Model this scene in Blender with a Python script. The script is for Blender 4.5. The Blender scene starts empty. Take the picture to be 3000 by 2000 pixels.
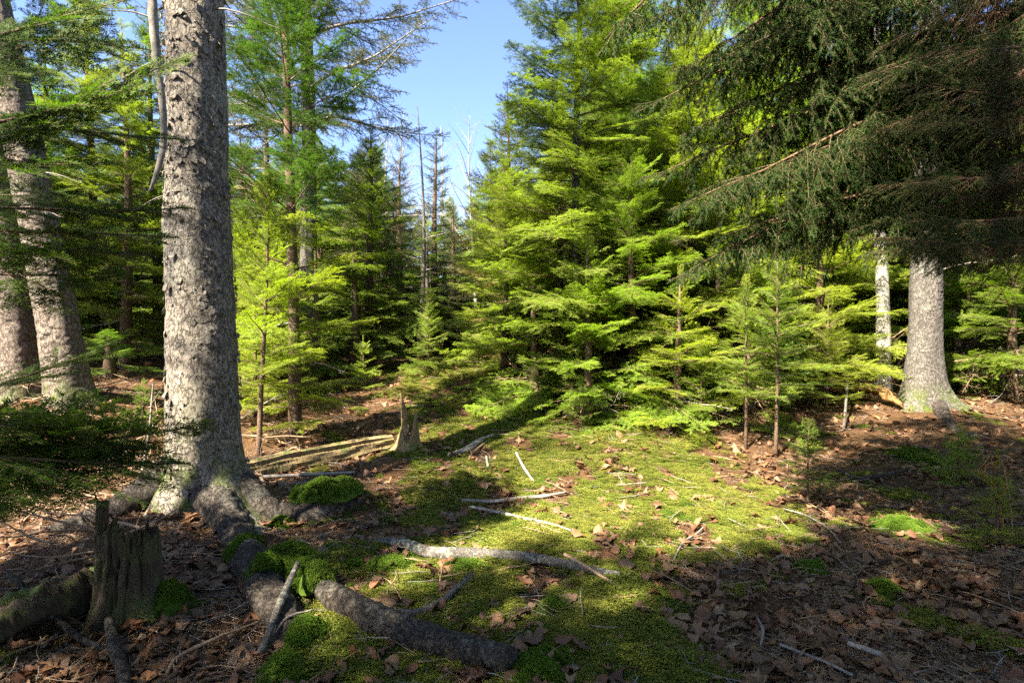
import bpy, math, random
import numpy as np
from mathutils import Vector, Matrix

SC = bpy.context.scene
COL = SC.collection
R = math.radians

# ------------------------------------------------------------------ camera, sky, sun, exposure
CAM_Z, PITCH, FOC = 1.35, R(1.0), 20.0
cam_d = bpy.data.cameras.new('camera'); cam = bpy.data.objects.new('camera', cam_d); COL.objects.link(cam)
cam_d.sensor_width = 36.0; cam_d.lens = FOC; cam_d.clip_start = 0.05; cam_d.clip_end = 1000
cam.location = (0, 0, CAM_Z); cam.rotation_euler = (R(90) - PITCH, 0, 0)
SC.camera = cam

SUN_AZ = (-0.70, -0.71); SUN_EL = R(47)
world = bpy.data.worlds.new('World'); SC.world = world; world.use_nodes = True
wn = world.node_tree.nodes; wl = world.node_tree.links
sky = wn.new('ShaderNodeTexSky'); sky.sky_type = 'NISHITA'; sky.sun_disc = False
sky.sun_elevation = SUN_EL; sky.sun_rotation = math.atan2(SUN_AZ[0], SUN_AZ[1])
sky.altitude = 50; sky.air_density = 1.0; sky.dust_density = 0.6; sky.ozone_density = 3.0
wn['Background'].inputs['Strength'].default_value = 0.055
tintn = wn.new('ShaderNodeMix'); tintn.data_type = 'RGBA'; tintn.blend_type = 'MULTIPLY'; tintn.inputs[0].default_value = 1.0; tintn.inputs[7].default_value = (.95, .92, 1.06, 1)
wl.new(sky.outputs['Color'], tintn.inputs[6]); wl.new(tintn.outputs[2], wn['Background'].inputs['Color'])
sun_d = bpy.data.lights.new('sun', 'SUN'); sun_d.energy = 5.0; sun_d.angle = R(0.53); sun_d.color = (1.0, 0.91, 0.74)
sun = bpy.data.objects.new('sun', sun_d); COL.objects.link(sun)
_h = math.hypot(*SUN_AZ)
S_DIR = Vector((SUN_AZ[0] / _h * math.cos(SUN_EL), SUN_AZ[1] / _h * math.cos(SUN_EL), math.sin(SUN_EL)))
sun.rotation_euler = S_DIR.to_track_quat('Z', 'Y').to_euler(); sun.location = S_DIR * 40
SC.view_settings.view_transform = 'Standard'; SC.view_settings.look = 'None'
SC.view_settings.gamma = 1.0; SC.view_settings.use_curve_mapping = False
SC.view_settings.exposure = 2.88
SC.render.engine = 'CYCLES'
cy = SC.cycles
cy.max_bounces = 6; cy.diffuse_bounces = 4; cy.glossy_bounces = 2; cy.transmission_bounces = 4; cy.transparent_max_bounces = 4
cy.caustics_reflective = False; cy.caustics_refractive = False
SC.render.filter_size = 1.05
cy.use_denoising = False; cy.use_adaptive_sampling = True; cy.adaptive_threshold = 0.012; cy.sample_clamp_indirect = 4.0

# ------------------------------------------------------------------ pixels to places (pixels of the 2352 x 1568 view)
FP = FOC / 36.0 * 2352
def ray(px, py):
    u = (px - 1176) / FP; v = (784 - py) / FP
    c, s = math.cos(PITCH), math.sin(PITCH)
    return np.array([u, c + s * v, -s + c * v])
def at(px, py, Y):
    d = ray(px, py); return np.array([0, 0, CAM_Z]) + d * (Y / d[1])

# ------------------------------------------------------------------ ground height
rngG = np.random.default_rng(11)
_waves = [(rngG.uniform(0, 6.28), rngG.uniform(0.35, 0.9) * 2 ** (k / 5), rngG.uniform(0, 6.28)) for k in range(22)]
def wav(x, y, seed=0, f=1.0):
    z = 0
    for k, (a, fr, ph) in enumerate(_waves):
        fr = fr * f
        z = z + np.sin((x * math.cos(a + seed) + y * math.sin(a + seed)) * fr * 2.2 + ph + seed * 3.1) / (1 + 0.35 * k)
    return z / 4.2
_PY = np.array([-200, -6, 0, 3.9, 4.5, 5.0, 5.5, 6.0, 7.0, 8.0, 9.5, 11, 14, 20, 40, 400])
_PZ = np.array([-1.5, -.15, 0, 0.0, .01, .06, .14, .24, .39, .50, .66, .74, .84, .95, 1.2, 4])
_fy = np.linspace(-200, 400, 12001); _fz = np.interp(_fy, _PY, _PZ)
_k = np.hanning(21); _k /= _k.sum(); _fz = np.convolve(np.pad(_fz, 10, 'edge'), _k, 'valid')
MOUNDS = []
def bump_at(px, py, r, h): MOUNDS.append((px, py, r, h, True))
for m in [(-2.2, 4.1, .75, .10), (4.95, 6.9, .8, .10), (-4.35, 5.7, .9, .25), (-5.5, 6.5, 1.8, .15), (-1.0, 5.05, .42, .10), (-0.55, 4.8, .4, .07),
          (0.95, 5.6, .7, .09), (-1.25, 4.35, .38, .12), (-1.0, 9.2, 1.0, .16), (-0.2, 8.4, .8, .08), (1.6, 4.3, .5, .05), (2.7, 3.1, .6, .04),
          (3.6, 4.1, .45, .08), (-1.25, 3.15, .28, .06), (-0.75, 2.35, .3, .05), (-2.6, 2.6, .6, .06), (0.15, 2.4, .35, .035)]:
    MOUNDS.append(m)
def gz(x, y):
    x = np.asarray(x, float); y = np.asarray(y, float)
    z = np.interp(y, _fy, _fz)
    z = z + 0.22 * (1 / (1 + np.exp((x + 3.9) * 2.2))) * np.clip((y - 3) / 2, 0, 1)
    near = 1 / (1 + (np.maximum(0, np.hypot(x, y) - 8) / 10) ** 2)
    z = z + wav(x, y, .4, .7) * 0.05 + wav(x, y, 1.3, 3.0) * 0.024 * near + wav(x, y, 2.3, 9.0) * 0.009 * near
    for (mx, my, r, h) in MOUNDS:
        d2 = ((x - mx) ** 2 + (y - my) ** 2) / (r * r)
        z = z + h * np.exp(-d2 * 1.4)
    return z
def gp(px, py, dz=0.0):
    d = ray(px, py); t = np.linspace(1.0, 30, 3000)
    P = np.array([0, 0, CAM_Z])[None] + d[None] * t[:, None]
    dd = P[:, 2] - gz(P[:, 0], P[:, 1]) - dz
    i = int(np.argmax(dd < 0)) or 2999
    return P[i]
def G(x, y, dz=0.0): return np.array([x, y, float(gz(x, y)) + dz])

def sm(t): t = np.clip(t, 0, 1); return t * t * (3 - 2 * t)
def moss_mask(x, y):
    xc = np.interp(y, [1.5, 2.2, 3, 4, 5, 6, 7, 8, 9.5, 11], [.0, .05, .2, .55, .65, .45, -.2, -.6, -1.1, -1.4])
    w = np.interp(y, [1.5, 2.2, 3, 4, 5, 6, 7, 8, 9.5, 11], [.7, .8, 1.0, 1.5, 1.55, 1.35, 1.0, .95, .95, .5])
    n = wav(x, y, 3.3, 2.2) * .55 + wav(x, y, 4.1, 6.0) * .45
    m = sm((w - np.abs(x - xc)) / .95 + .45 + n * 1.25)
    patch = sm((wav(x, y, 5.7, 3.3) * 1.0 + wav(x, y, 6.2, 8) * .6 - .42) * 3.0)
    far = np.clip((y - 12) / 4, 0, 1)
    left = sm((-x - 1.9) / .7) * sm((y - 4.6) / .6)
    bald = sm((wav(x, y, 7.9, 4.5) + wav(x, y, 8.8, 11.) * 1.2 + .03) * 2.2)
    return np.clip(np.maximum(m * (1 - .85 * bald), patch * .85) * (1 - .75 * left), 0, 1) * (1 - far)

# ------------------------------------------------------------------ mesh helpers
class Geo:
    def __init__(s): s.V = []; s.F = []; s.n = 0; s.A = []
    def add(s, V, F, mat=0, a=0.0, smooth=True):
        V = np.asarray(V, float).reshape(-1, 3); s.V.append(V)
        a = np.broadcast_to(np.asarray(a, float), (len(V),)); s.A.append(a)
        for f in (F if isinstance(F, list) else [F]):
            f = np.asarray(f, int)
            if len(f): s.F.append((f + s.n, mat, smooth))
        s.n += len(V)
    def mesh(s, name, mats):
        me = bpy.data.meshes.new(name)
        V = np.concatenate(s.V); A = np.concatenate(s.A)
        me.vertices.add(len(V)); me.vertices.foreach_set('co', V.astype(np.float32).ravel())
        nl = sum(f.size for f, _, _ in s.F); npoly = sum(len(f) for f, _, _ in s.F)
        me.loops.add(nl); me.polygons.add(npoly)
        me.loops.foreach_set('vertex_index', np.concatenate([f.ravel() for f, _, _ in s.F]).astype(np.int32))
        ls = []; o = 0
        for f, _, _ in s.F:
            ls.append(o + np.arange(len(f)) * f.shape[1]); o += f.size
        me.polygons.foreach_set('loop_start', np.concatenate(ls).astype(np.int32))
        me.polygons.foreach_set('material_index', np.concatenate([np.full(len(f), m) for f, m, _ in s.F]).astype(np.int32))
        me.polygons.foreach_set('use_smooth', np.concatenate([np.full(len(f), q) for f, _, q in s.F]).astype(bool))
        at_ = me.attributes.new('tip', 'FLOAT', 'POINT'); at_.data.foreach_set('value', A.astype(np.float32))
        for m in mats: me.materials.append(m)
        me.update(calc_edges=True); me.validate()
        return me

def link(name, data, parent=None, loc=None):
    o = bpy.data.objects.new(name, data); COL.objects.link(o)
    if parent is not None: o.parent = parent
    if loc is not None: o.location = Vector(loc)
    return o
def tag(o, label=None, cat=None, group=None, kind=None):
    if label: o['label'] = label
    if cat: o['category'] = cat
    if group: o['group'] = group
    if kind: o['kind'] = kind
    return o
def empty(name, loc, parent=None):
    o = link(name, None, parent, loc); o.empty_display_size = .1; return o

def nrm(v): return v / np.maximum(1e-9, np.linalg.norm(v, axis=-1, keepdims=True))
def tube(P, rad, sides=5, rough=0.0, rng=None, cap=True):
    P = np.asarray(P, float); n = len(P); rad = np.broadcast_to(np.asarray(rad, float), (n,))
    T = nrm(np.gradient(P, axis=0))
    ref = np.array([0, 0, 1.0]) if abs(T[0][2]) < .9 else np.array([1.0, 0, 0])
    N = np.zeros((n, 3)); u = nrm(np.cross(T[0], ref)); N[0] = u
    for i in range(1, n):
        u = u - T[i] * np.dot(u, T[i]); u = nrm(u); N[i] = u
    B = np.cross(T, N)
    th = np.linspace(0, 2 * math.pi, sides, endpoint=False)
    rr = rad[:, None] * np.ones((1, sides))
    if rough and rng is not None: rr = rr * (1 + rough * rng.normal(size=rr.shape))
    V = P[:, None] + rr[..., None] * (np.cos(th)[None, :, None] * N[:, None] + np.sin(th)[None, :, None] * B[:, None])
    V = V.reshape(-1, 3)
    i = np.arange(n - 1)[:, None] * sides; j = np.arange(sides)[None]; j2 = (j + 1) % sides
    F = [np.stack([i + j, i + j2, i + sides + j2, i + sides + j], -1).reshape(-1, 4)]
    if cap and sides > 3:
        V = np.concatenate([V, P[:1], P[-1:]]); a = n * sides; jj = np.arange(sides); jn = (jj + 1) % sides
        F.append(np.stack([jn, jj, np.full(sides, a)], -1)); b = (n - 1) * sides
        F.append(np.stack([b + jj, b + jn, np.full(sides, a + 1)], -1))
    return V, F
def spline(pts, n):
    pts = np.asarray(pts, float); t = np.concatenate([[0], np.cumsum(np.linalg.norm(np.diff(pts, axis=0), axis=1))])
    P = np.concatenate([[2 * pts[0] - pts[1]], pts, [2 * pts[-1] - pts[-2]]])
    out = []
    for s in np.linspace(0, t[-1] * .99999, n):
        i = int(np.searchsorted(t, s, 'right') - 1); i = min(i, len(pts) - 2)
        q = (s - t[i]) / max(1e-9, t[i + 1] - t[i]); p0, p1, p2, p3 = P[i:i + 4]
        out.append(.5 * (2 * p1 + (p2 - p0) * q + (2 * p0 - 5 * p1 + 4 * p2 - p3) * q * q + (3 * p1 - p0 - 3 * p2 + p3) * q ** 3))
    return np.array(out)

# ------------------------------------------------------------------ materials
class Mat:
    def __init__(s, name):
        s.m = bpy.data.materials.new(name); s.m.use_nodes = True; s.t = s.m.node_tree; s.N = s.t.nodes; s.L = s.t.links
        s.b = s.N['Principled BSDF']; s.out = s.N['Material Output']
    def n(s, typ, **kw):
        x = s.N.new(typ)
        for k, v in kw.items():
            if k.startswith('i_'): x.inputs[k[2:].replace('_', ' ')].default_value = v
            else: setattr(x, k, v)
        return x
    def l(s, a, b): s.L.new(a, b)
    def ramp(s, fac, stops):
        r = s.n('ShaderNodeValToRGB'); e = r.color_ramp.elements
        while len(e) < len(stops): e.new(.5)
        for q, (p, c) in zip(e, stops): q.position = p; q.color = (*c, 1)
        s.l(fac, r.inputs['Fac']); return r.outputs['Color']
    def noise(s, scale, detail=4, coord=None, rough=.6):
        x = s.n('ShaderNodeTexNoise', i_Scale=scale, i_Detail=detail, i_Roughness=rough)
        if coord is not None: s.l(coord, x.inputs['Vector'])
        return x.outputs['Fac']
    def obj(s):
        return s.n('ShaderNodeTexCoord').outputs['Object']
    def mix(s, fac, a, b, mode='MIX'):
        x = s.n('ShaderNodeMix', data_type='RGBA', blend_type=mode)
        for k, v in ((0, fac), (6, a), (7, b)):
            if isinstance(v, (int, float)): x.inputs[k].default_value = v
            elif isinstance(v, tuple): x.inputs[k].default_value = (*v, 1)
            else: s.l(v, x.inputs[k])
        return x.outputs[2]
    def math(s, op, a, b=None):
        x = s.n('ShaderNodeMath', operation=op)
        for k, v in ((0, a), (1, b)):
            if v is None: continue
            if isinstance(v, (int, float)): x.inputs[k].default_value = v
            else: s.l(v, x.inputs[k])
        return x.outputs[0]
    def bump(s, h, strength=.5, dist=.01):
        x = s.n('ShaderNodeBump', i_Strength=strength, i_Distance=dist); s.l(h, x.inputs['Height']); s.l(x.outputs['Normal'], s.b.inputs['Normal'])
        return x.outputs['Normal']
    def col(s, c): s.l(c, s.b.inputs['Base Color'])

def needle_mat(name, old, new, var, trans=.35, rough=.6, spec=.15):
    m = Mat(name)
    tip = m.n('ShaderNodeAttribute', attribute_name='tip').outputs['Fac']
    rnd = m.n('ShaderNodeObjectInfo').outputs['Random']
    c = m.mix(tip, old, new)
    c = m.mix(m.math('MULTIPLY', rnd, .55), c, var)
    c = m.mix(1.0, c, m.n('ShaderNodeObjectInfo').outputs['Color'], 'MULTIPLY')
    geo = m.n('ShaderNodeNewGeometry')
    c2 = m.mix(m.math('MULTIPLY', geo.outputs['Random Per Island'], .5), c, tuple(x * .55 for x in old))
    m.col(c2); m.b.inputs['Roughness'].default_value = rough; m.b.inputs['Specular IOR Level'].default_value = spec
    tr = m.n('ShaderNodeBsdfTranslucent'); m.l(m.mix(1.0, c2, (1.0, 1.05, .45), 'MULTIPLY'), tr.inputs['Color'])
    mx = m.n('ShaderNodeMixShader'); mx.inputs[0].default_value = trans
    m.l(m.b.outputs[0], mx.inputs[1]); m.l(tr.outputs[0], mx.inputs[2]); m.l(mx.outputs[0], m.out.inputs['Surface'])
    return m.m
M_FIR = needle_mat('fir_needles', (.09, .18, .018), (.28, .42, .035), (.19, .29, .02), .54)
M_FIRN = needle_mat('young_and_sunlit_fir_needles', (.19, .29, .02), (.45, .54, .045), (.36, .42, .03), .56)  # young growth green, also given to tall firs as painted sunlit glow
M_SPR = needle_mat('spruce_needles', (.03, .06, .018), (.075, .12, .03), (.05, .08, .015), .28)
M_DRK = needle_mat('hanging_spruce_needles', (.016, .045, .008), (.042, .095, .014), (.026, .062, .008), .3)
M_SHF = needle_mat('shaded_fir_needles', (.04, .095, .012), (.13, .22, .02), (.07, .135, .014), .42)  # fir green darkened, shade put into the colour of near boughs and slim crown
M_GLD = needle_mat('yellowish_spruce_needles', (.12, .12, .02), (.30, .22, .03), (.22, .15, .02), .35)
M_LIC = needle_mat('lichen_spruce_needles', (.05, .075, .025), (.13, .15, .055), (.11, .12, .05), .25)

def twig_mat(name, c1, c2, sc=30):
    m = Mat(name); co = m.obj(); n = m.noise(sc, 5, co)
    c = m.ramp(n, [(.3, c1), (.7, c2)])
    rnd = m.n('ShaderNodeObjectInfo').outputs['Random']
    c = m.mix(m.math('MULTIPLY', rnd, .35), c, tuple(x * .6 for x in c1)); m.col(c)
    m.b.inputs['Roughness'].default_value = .85; m.bump(m.noise(sc * 4, 4, co), .5, .004); return m.m
M_TWIG = twig_mat('living_twig_bark', (.09, .055, .03), (.20, .13, .075))
M_DEAD = twig_mat('dead_twig_bark', (.17, .105, .06), (.34, .23, .14))
M_BRN = twig_mat('brown_inner_twig_bark', (.07, .036, .018), (.17, .095, .046))
M_GREY = twig_mat('grey_weathered_twig', (.13, .11, .09), (.36, .32, .27))
M_BIRT = twig_mat('pale_bare_twig', (.16, .13, .10), (.32, .28, .235))

def bark_mat(name, c_dark, c_mid, c_lite, lich=.25, moss_h=0.0, scale=1.0, bump=.9):
    m = Mat(name); co = m.obj()
    nz = m.n('ShaderNodeTexNoise', i_Scale=16 * scale, i_Detail=5); m.l(co, nz.inputs['Vector'])
    wv = m.n('ShaderNodeVectorMath', operation='MULTIPLY_ADD'); m.l(nz.outputs['Color'], wv.inputs[0]); wv.inputs[1].default_value = (.10 / scale,) * 3; m.l(co, wv.inputs[2])
    vo = m.n('ShaderNodeTexVoronoi', i_Scale=46 * scale); m.l(wv.outputs[0], vo.inputs['Vector'])
    sep = m.n('ShaderNodeSeparateColor'); m.l(vo.outputs['Color'], sep.inputs[0])
    mp = m.n('ShaderNodeMapping'); mp.inputs['Scale'].default_value = (1, 1, .5); m.l(co, mp.inputs['Vector'])
    rid = m.noise(30 * scale, 4, mp.outputs[0], .62)
    cr = m.n('ShaderNodeMapRange', i_From_Max=.05); m.l(m.math('ABSOLUTE', m.math('SUBTRACT', rid, .5)), cr.inputs['Value'])
    fine = m.noise(170 * scale, 6, co, .75); big = m.noise(3.0, 3, co); mid = m.noise(11 * scale, 5, co, .65)
    c = m.mix(sep.outputs[0], c_mid, c_lite)
    c = m.mix(m.ramp(mid, [(.35, (0, 0, 0)), (.65, (.8, .8, .8))]), c, c_mid)
    c = m.mix(m.math('MULTIPLY', fine, .55), c, c_dark)
    c = m.mix(m.math('MULTIPLY', m.math('SUBTRACT', 1.0, cr.outputs[0]), .95), c, tuple(q * .7 for q in c_dark))
    lm = m.ramp(m.math('ADD', m.math('MULTIPLY', big, .6), m.math('MULTIPLY', m.noise(42, 5, co), .6)), [(.66, (0, 0, 0)), (.72, (lich, lich, lich))])
    c = m.mix(lm, c, (.34, .36, .28))
    if moss_h:
        z = m.n('ShaderNodeSeparateXYZ'); m.l(co, z.inputs[0])
        mr = m.n('ShaderNodeMapRange', i_From_Min=moss_h, i_From_Max=0.0); m.l(z.outputs['Z'], mr.inputs['Value'])
        mk = m.math('MULTIPLY', mr.outputs[0], m.ramp(m.noise(7, 5, co), [(.42, (0, 0, 0)), (.60, (1, 1, 1))]))
        c = m.mix(mk, c, (.065, .085, .014))
    m.col(c); m.b.inputs['Roughness'].default_value = .92; m.b.inputs['Specular IOR Level'].default_value = .2
    h = m.math('ADD', m.math('MULTIPLY', cr.outputs[0], .45), m.math('ADD', m.math('MULTIPLY', sep.outputs[1], .35), m.math('ADD', m.math('MULTIPLY', fine, .35), m.math('MULTIPLY', mid, .6))))
    m.bump(h, bump, .012 / scale); return m.m
M_BARK = bark_mat('flaky_spruce_bark', (.055, .045, .036), (.21, .18, .145), (.46, .41, .34), .3, .9, 1.0, .9)
M_FLAKE = bark_mat('loose_bark_flake', (.06, .05, .04), (.22, .19, .155), (.44, .39, .325), .3, .8, 1.2, .6)
M_BARKR = bark_mat('reddish_spruce_bark', (.045, .034, .027), (.165, .13, .105), (.30, .25, .205), .25, .3)
M_BARKG = bark_mat('grey_trunk_bark', (.04, .036, .032), (.115, .10, .088), (.21, .185, .16), .3, .3, 1.3)
M_BARKF = bark_mat('smooth_fir_bark', (.055, .036, .025), (.13, .08, .05), (.21, .14, .095), .25, 0, 2.4, .5)
M_BIRCH = bark_mat('pale_maple_bark', (.10, .09, .075), (.30, .275, .235), (.46, .43, .37), .4, 0, 1.8, .4)

def wood_mat(name, c1, c2, c3, moss=.5, axis_scale=(3, 40, 40)):
    m = Mat(name); co = m.n('ShaderNodeTexCoord').outputs['Generated']; oc = m.obj()
    mp = m.n('ShaderNodeMapping'); mp.inputs['Scale'].default_value = axis_scale; m.l(co, mp.inputs['Vector'])
    g = m.noise(1.0, 6, mp.outputs[0], .7); b = m.noise(8, 4, oc)
    c = m.ramp(g, [(.25, c1), (.5, c2), (.75, c3)])
    if moss:
        nn = m.n('ShaderNodeNewGeometry'); sx = m.n('ShaderNodeSeparateXYZ'); m.l(nn.outputs['Normal'], sx.inputs[0])
        k = m.math('MULTIPLY', m.ramp(b, [(.56 - moss * .2, (0, 0, 0)), (.66 - moss * .2, (1, 1, 1))]), m.ramp(sx.outputs['Z'], [(.0, (.25,) * 3), (.7, (1, 1, 1))]))
        c = m.mix(k, c, (.07, .095, .014))
    m.col(c); m.b.inputs['Roughness'].default_value = .9
    m.bump(m.math('ADD', g, m.math('MULTIPLY', m.noise(90, 5, oc), .5)), .8, .012); return m.m
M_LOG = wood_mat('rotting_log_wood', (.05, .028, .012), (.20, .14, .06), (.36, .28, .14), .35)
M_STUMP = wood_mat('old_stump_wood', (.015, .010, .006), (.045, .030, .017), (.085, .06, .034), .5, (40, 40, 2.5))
M_RUST = wood_mat('yellow_rotten_wood', (.05, .024, .01), (.16, .085, .025), (.27, .16, .05), .4)
M_STICK = bark_mat('grey_stick_bark', (.04, .035, .03), (.11, .098, .082), (.22, .20, .17), .6, 0, 2.6, .6)
M_ROOT = bark_mat('dark_root_bark', (.028, .022, .018), (.05, .04, .032), (.11, .09, .072), .15, .0, 1.15, 1.0)

def moss_mat(name, c1, c2, c3, trans=.25):
    m = Mat(name)
    tip = m.n('ShaderNodeAttribute', attribute_name='tip').outputs['Fac']
    rnd = m.n('ShaderNodeObjectInfo').outputs['Random']
    pos = m.n('ShaderNodeNewGeometry')
    big = m.noise(2.2, 4, pos.outputs['Position'])
    c = m.mix(tip, c1, c2)
    c = m.mix(m.ramp(m.math('ADD', big, m.math('MULTIPLY', m.math('SUBTRACT', rnd, .5), .25)), [(.42, (0, 0, 0)), (.62, (1, 1, 1))]), c, m.mix(tip, c1, c3)); m.col(c)
    m.b.inputs['Roughness'].default_value = .8; m.b.inputs['Specular IOR Level'].default_value = .15
    tr = m.n('ShaderNodeBsdfTranslucent'); m.l(c, tr.inputs['Color'])
    mx = m.n('ShaderNodeMixShader'); mx.inputs[0].default_value = trans
    m.l(m.b.outputs[0], mx.inputs[1]); m.l(tr.outputs[0], mx.inputs[2]); m.l(mx.outputs[0], m.out.inputs['Surface'])
    return m.m
M_MOSS = moss_mat('carpet_moss', (.045, .055, .009), (.22, .26, .04), (.32, .315, .06))
M_CUSH = moss_mat('bright_cushion_moss', (.04, .075, .008), (.13, .22, .02), (.16, .24, .03))

def leaf_mat():
    m = Mat('dead_leaf'); rnd = m.n('ShaderNodeObjectInfo').outputs['Random']; co = m.obj()
    c = m.ramp(rnd, [(0, (.075, .030, .014)), (.2, (.165, .066, .026)), (.4, (.24, .115, .05)), (.55, (.105, .055, .03)), (.7, (.29, .16, .075)), (.85, (.17, .10, .062)), (1, (.33, .21, .115))])
    c = m.mix(m.math('MULTIPLY', m.noise(60, 4, co), .5), c, (.09, .055, .035)); m.col(c)
    m.b.inputs['Roughness'].default_value = .55; m.b.inputs['Specular IOR Level'].default_value = .35
    m.bump(m.noise(90, 4, co), .5, .004)
    tr = m.n('ShaderNodeBsdfTranslucent'); m.l(c, tr.inputs['Color'])
    mx = m.n('ShaderNodeMixShader'); mx.inputs[0].default_value = .2
    m.l(m.b.outputs[0], mx.inputs[1]); m.l(tr.outputs[0], mx.inputs[2]); m.l(mx.outputs[0], m.out.inputs['Surface'])
    return m.m
M_LEAF = leaf_mat()

def ground_mat():
    m = Mat('forest_soil'); co = m.n('ShaderNodeNewGeometry').outputs['Position']
    moss = m.n('ShaderNodeAttribute', attribute_name='tip').outputs['Fac']
    n1 = m.noise(6, 5, co); n2 = m.noise(45, 6, co, .75); n3 = m.noise(180, 4, co, .7)
    soil = m.ramp(n2, [(.25, (.025, .014, .008)), (.5, (.08, .042, .019)), (.75, (.15, .082, .038))])
    soil = m.mix(m.math('MULTIPLY', m.ramp(n1, [(.45, (0, 0, 0)), (.65, (1, 1, 1))]), .5), soil, (.12, .062, .027))
    ms = m.ramp(n3, [(.3, (.045, .048, .008)), (.7, (.16, .16, .025))])
    k = m.ramp(m.math('ADD', moss, m.math('MULTIPLY', m.math('SUBTRACT', n2, .5), .7)), [(.35, (0, 0, 0)), (.6, (1, 1, 1))])
    m.col(m.mix(k, soil, ms)); m.b.inputs['Roughness'].default_value = .95; m.b.inputs['Specular IOR Level'].default_value = .15
    m.bump(m.math('ADD', n2, m.math('MULTIPLY', n3, .5)), 1.0, .015); return m.m
M_SOIL = ground_mat()
M_FERN = twig_mat('orange_fern_stem', (.30, .12, .03), (.5, .24, .07))

# ------------------------------------------------------------------ boughs
class Needles:
    def __init__(s): s.b = []; s.d = []; s.w = []; s.l = []; s.wd = []; s.a = []
    def along(s, P, rng, per_m, ln, wd, fir=True, t0=0.0, age=0.0):
        seg = np.linalg.norm(np.diff(P, axis=0), axis=1); cum = np.concatenate([[0], np.cumsum(seg)]); tot = cum[-1]
        n = int(tot * (1 - t0) * per_m)
        if n < 2: return
        q = t0 * tot + (np.arange(n) + rng.uniform(0, 1, n)) / n * tot * (1 - t0)
        B = np.stack([np.interp(q, cum, P[:, k]) for k in range(3)], 1)
        Tn = nrm(np.diff(P, axis=0)); T = Tn[np.clip(np.searchsorted(cum, q, 'right') - 1, 0, len(Tn) - 1)]
        S = nrm(np.cross(T, np.array([0, 0, 1.0])) + 1e-6); N = np.cross(S, T)
        if fir:
            e = rng.normal(.22, .32, n); sg = np.where(rng.random(n) < .5, -1, 1)
            Rr = (sg * np.cos(e))[:, None] * S + np.sin(e)[:, None] * N
            a = rng.normal(1.02, .16, n); W = None
        else:
            ph = rng.uniform(0, 6.283, n); Rr = np.cos(ph)[:, None] * S + np.sin(ph)[:, None] * N; a = rng.normal(.82, .18, n)
        endf = np.clip((tot - q) / .03, 0, 1); a = a * (.45 + .55 * endf)
        D = np.cos(a)[:, None] * T + np.sin(a)[:, None] * Rr
        W = nrm(np.cross(D, N if fir else rng.normal(size=(n, 3))))
        s.b.append(B); s.d.append(D); s.w.append(W); s.l.append(ln * rng.uniform(.75, 1.15, n) * (.7 + .3 * endf))
        s.wd.append(np.full(n, wd)); s.a.append(np.clip(age + .5 * (q / tot) ** 2 + rng.normal(0, .08, n), 0, 1))
    def emit(s, g, mat):
        if not s.b: return
        B, D, W = (np.concatenate(x) for x in (s.b, s.d, s.w)); l = np.concatenate(s.l)[:, None]; w = np.concatenate(s.wd)[:, None]; a = np.concatenate(s.a)
        n = len(B); V = np.stack([B, B + D * l * .5 + W * w * .5, B + D * l, B + D * l * .5 - W * w * .5], 1).reshape(-1, 3)
        i = np.arange(n)[:, None] * 4; g.add(V, i + np.arange(4)[None], mat, np.repeat(a, 4), smooth=False)

def walk(p0, d0, L, n, rng, wob=.05, droop=0.0, lift=0.0):
    P = [np.array(p0, float)]; d = nrm(np.array(d0, float)); st = L / n
    for k in range(n):
        d = d + rng.normal(0, wob, 3) / math.sqrt(n) * 2; d[2] += (-droop + lift * (k / n)) / n; d = nrm(d); P.append(P[-1] + d * st)
    return np.array(P)
def at_t(P, t):
    k = t * (len(P) - 1); i = min(int(k), len(P) - 2); f = k - i
    return P[i] * (1 - f) + P[i + 1] * f, nrm(P[i + 1] - P[i])

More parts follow.
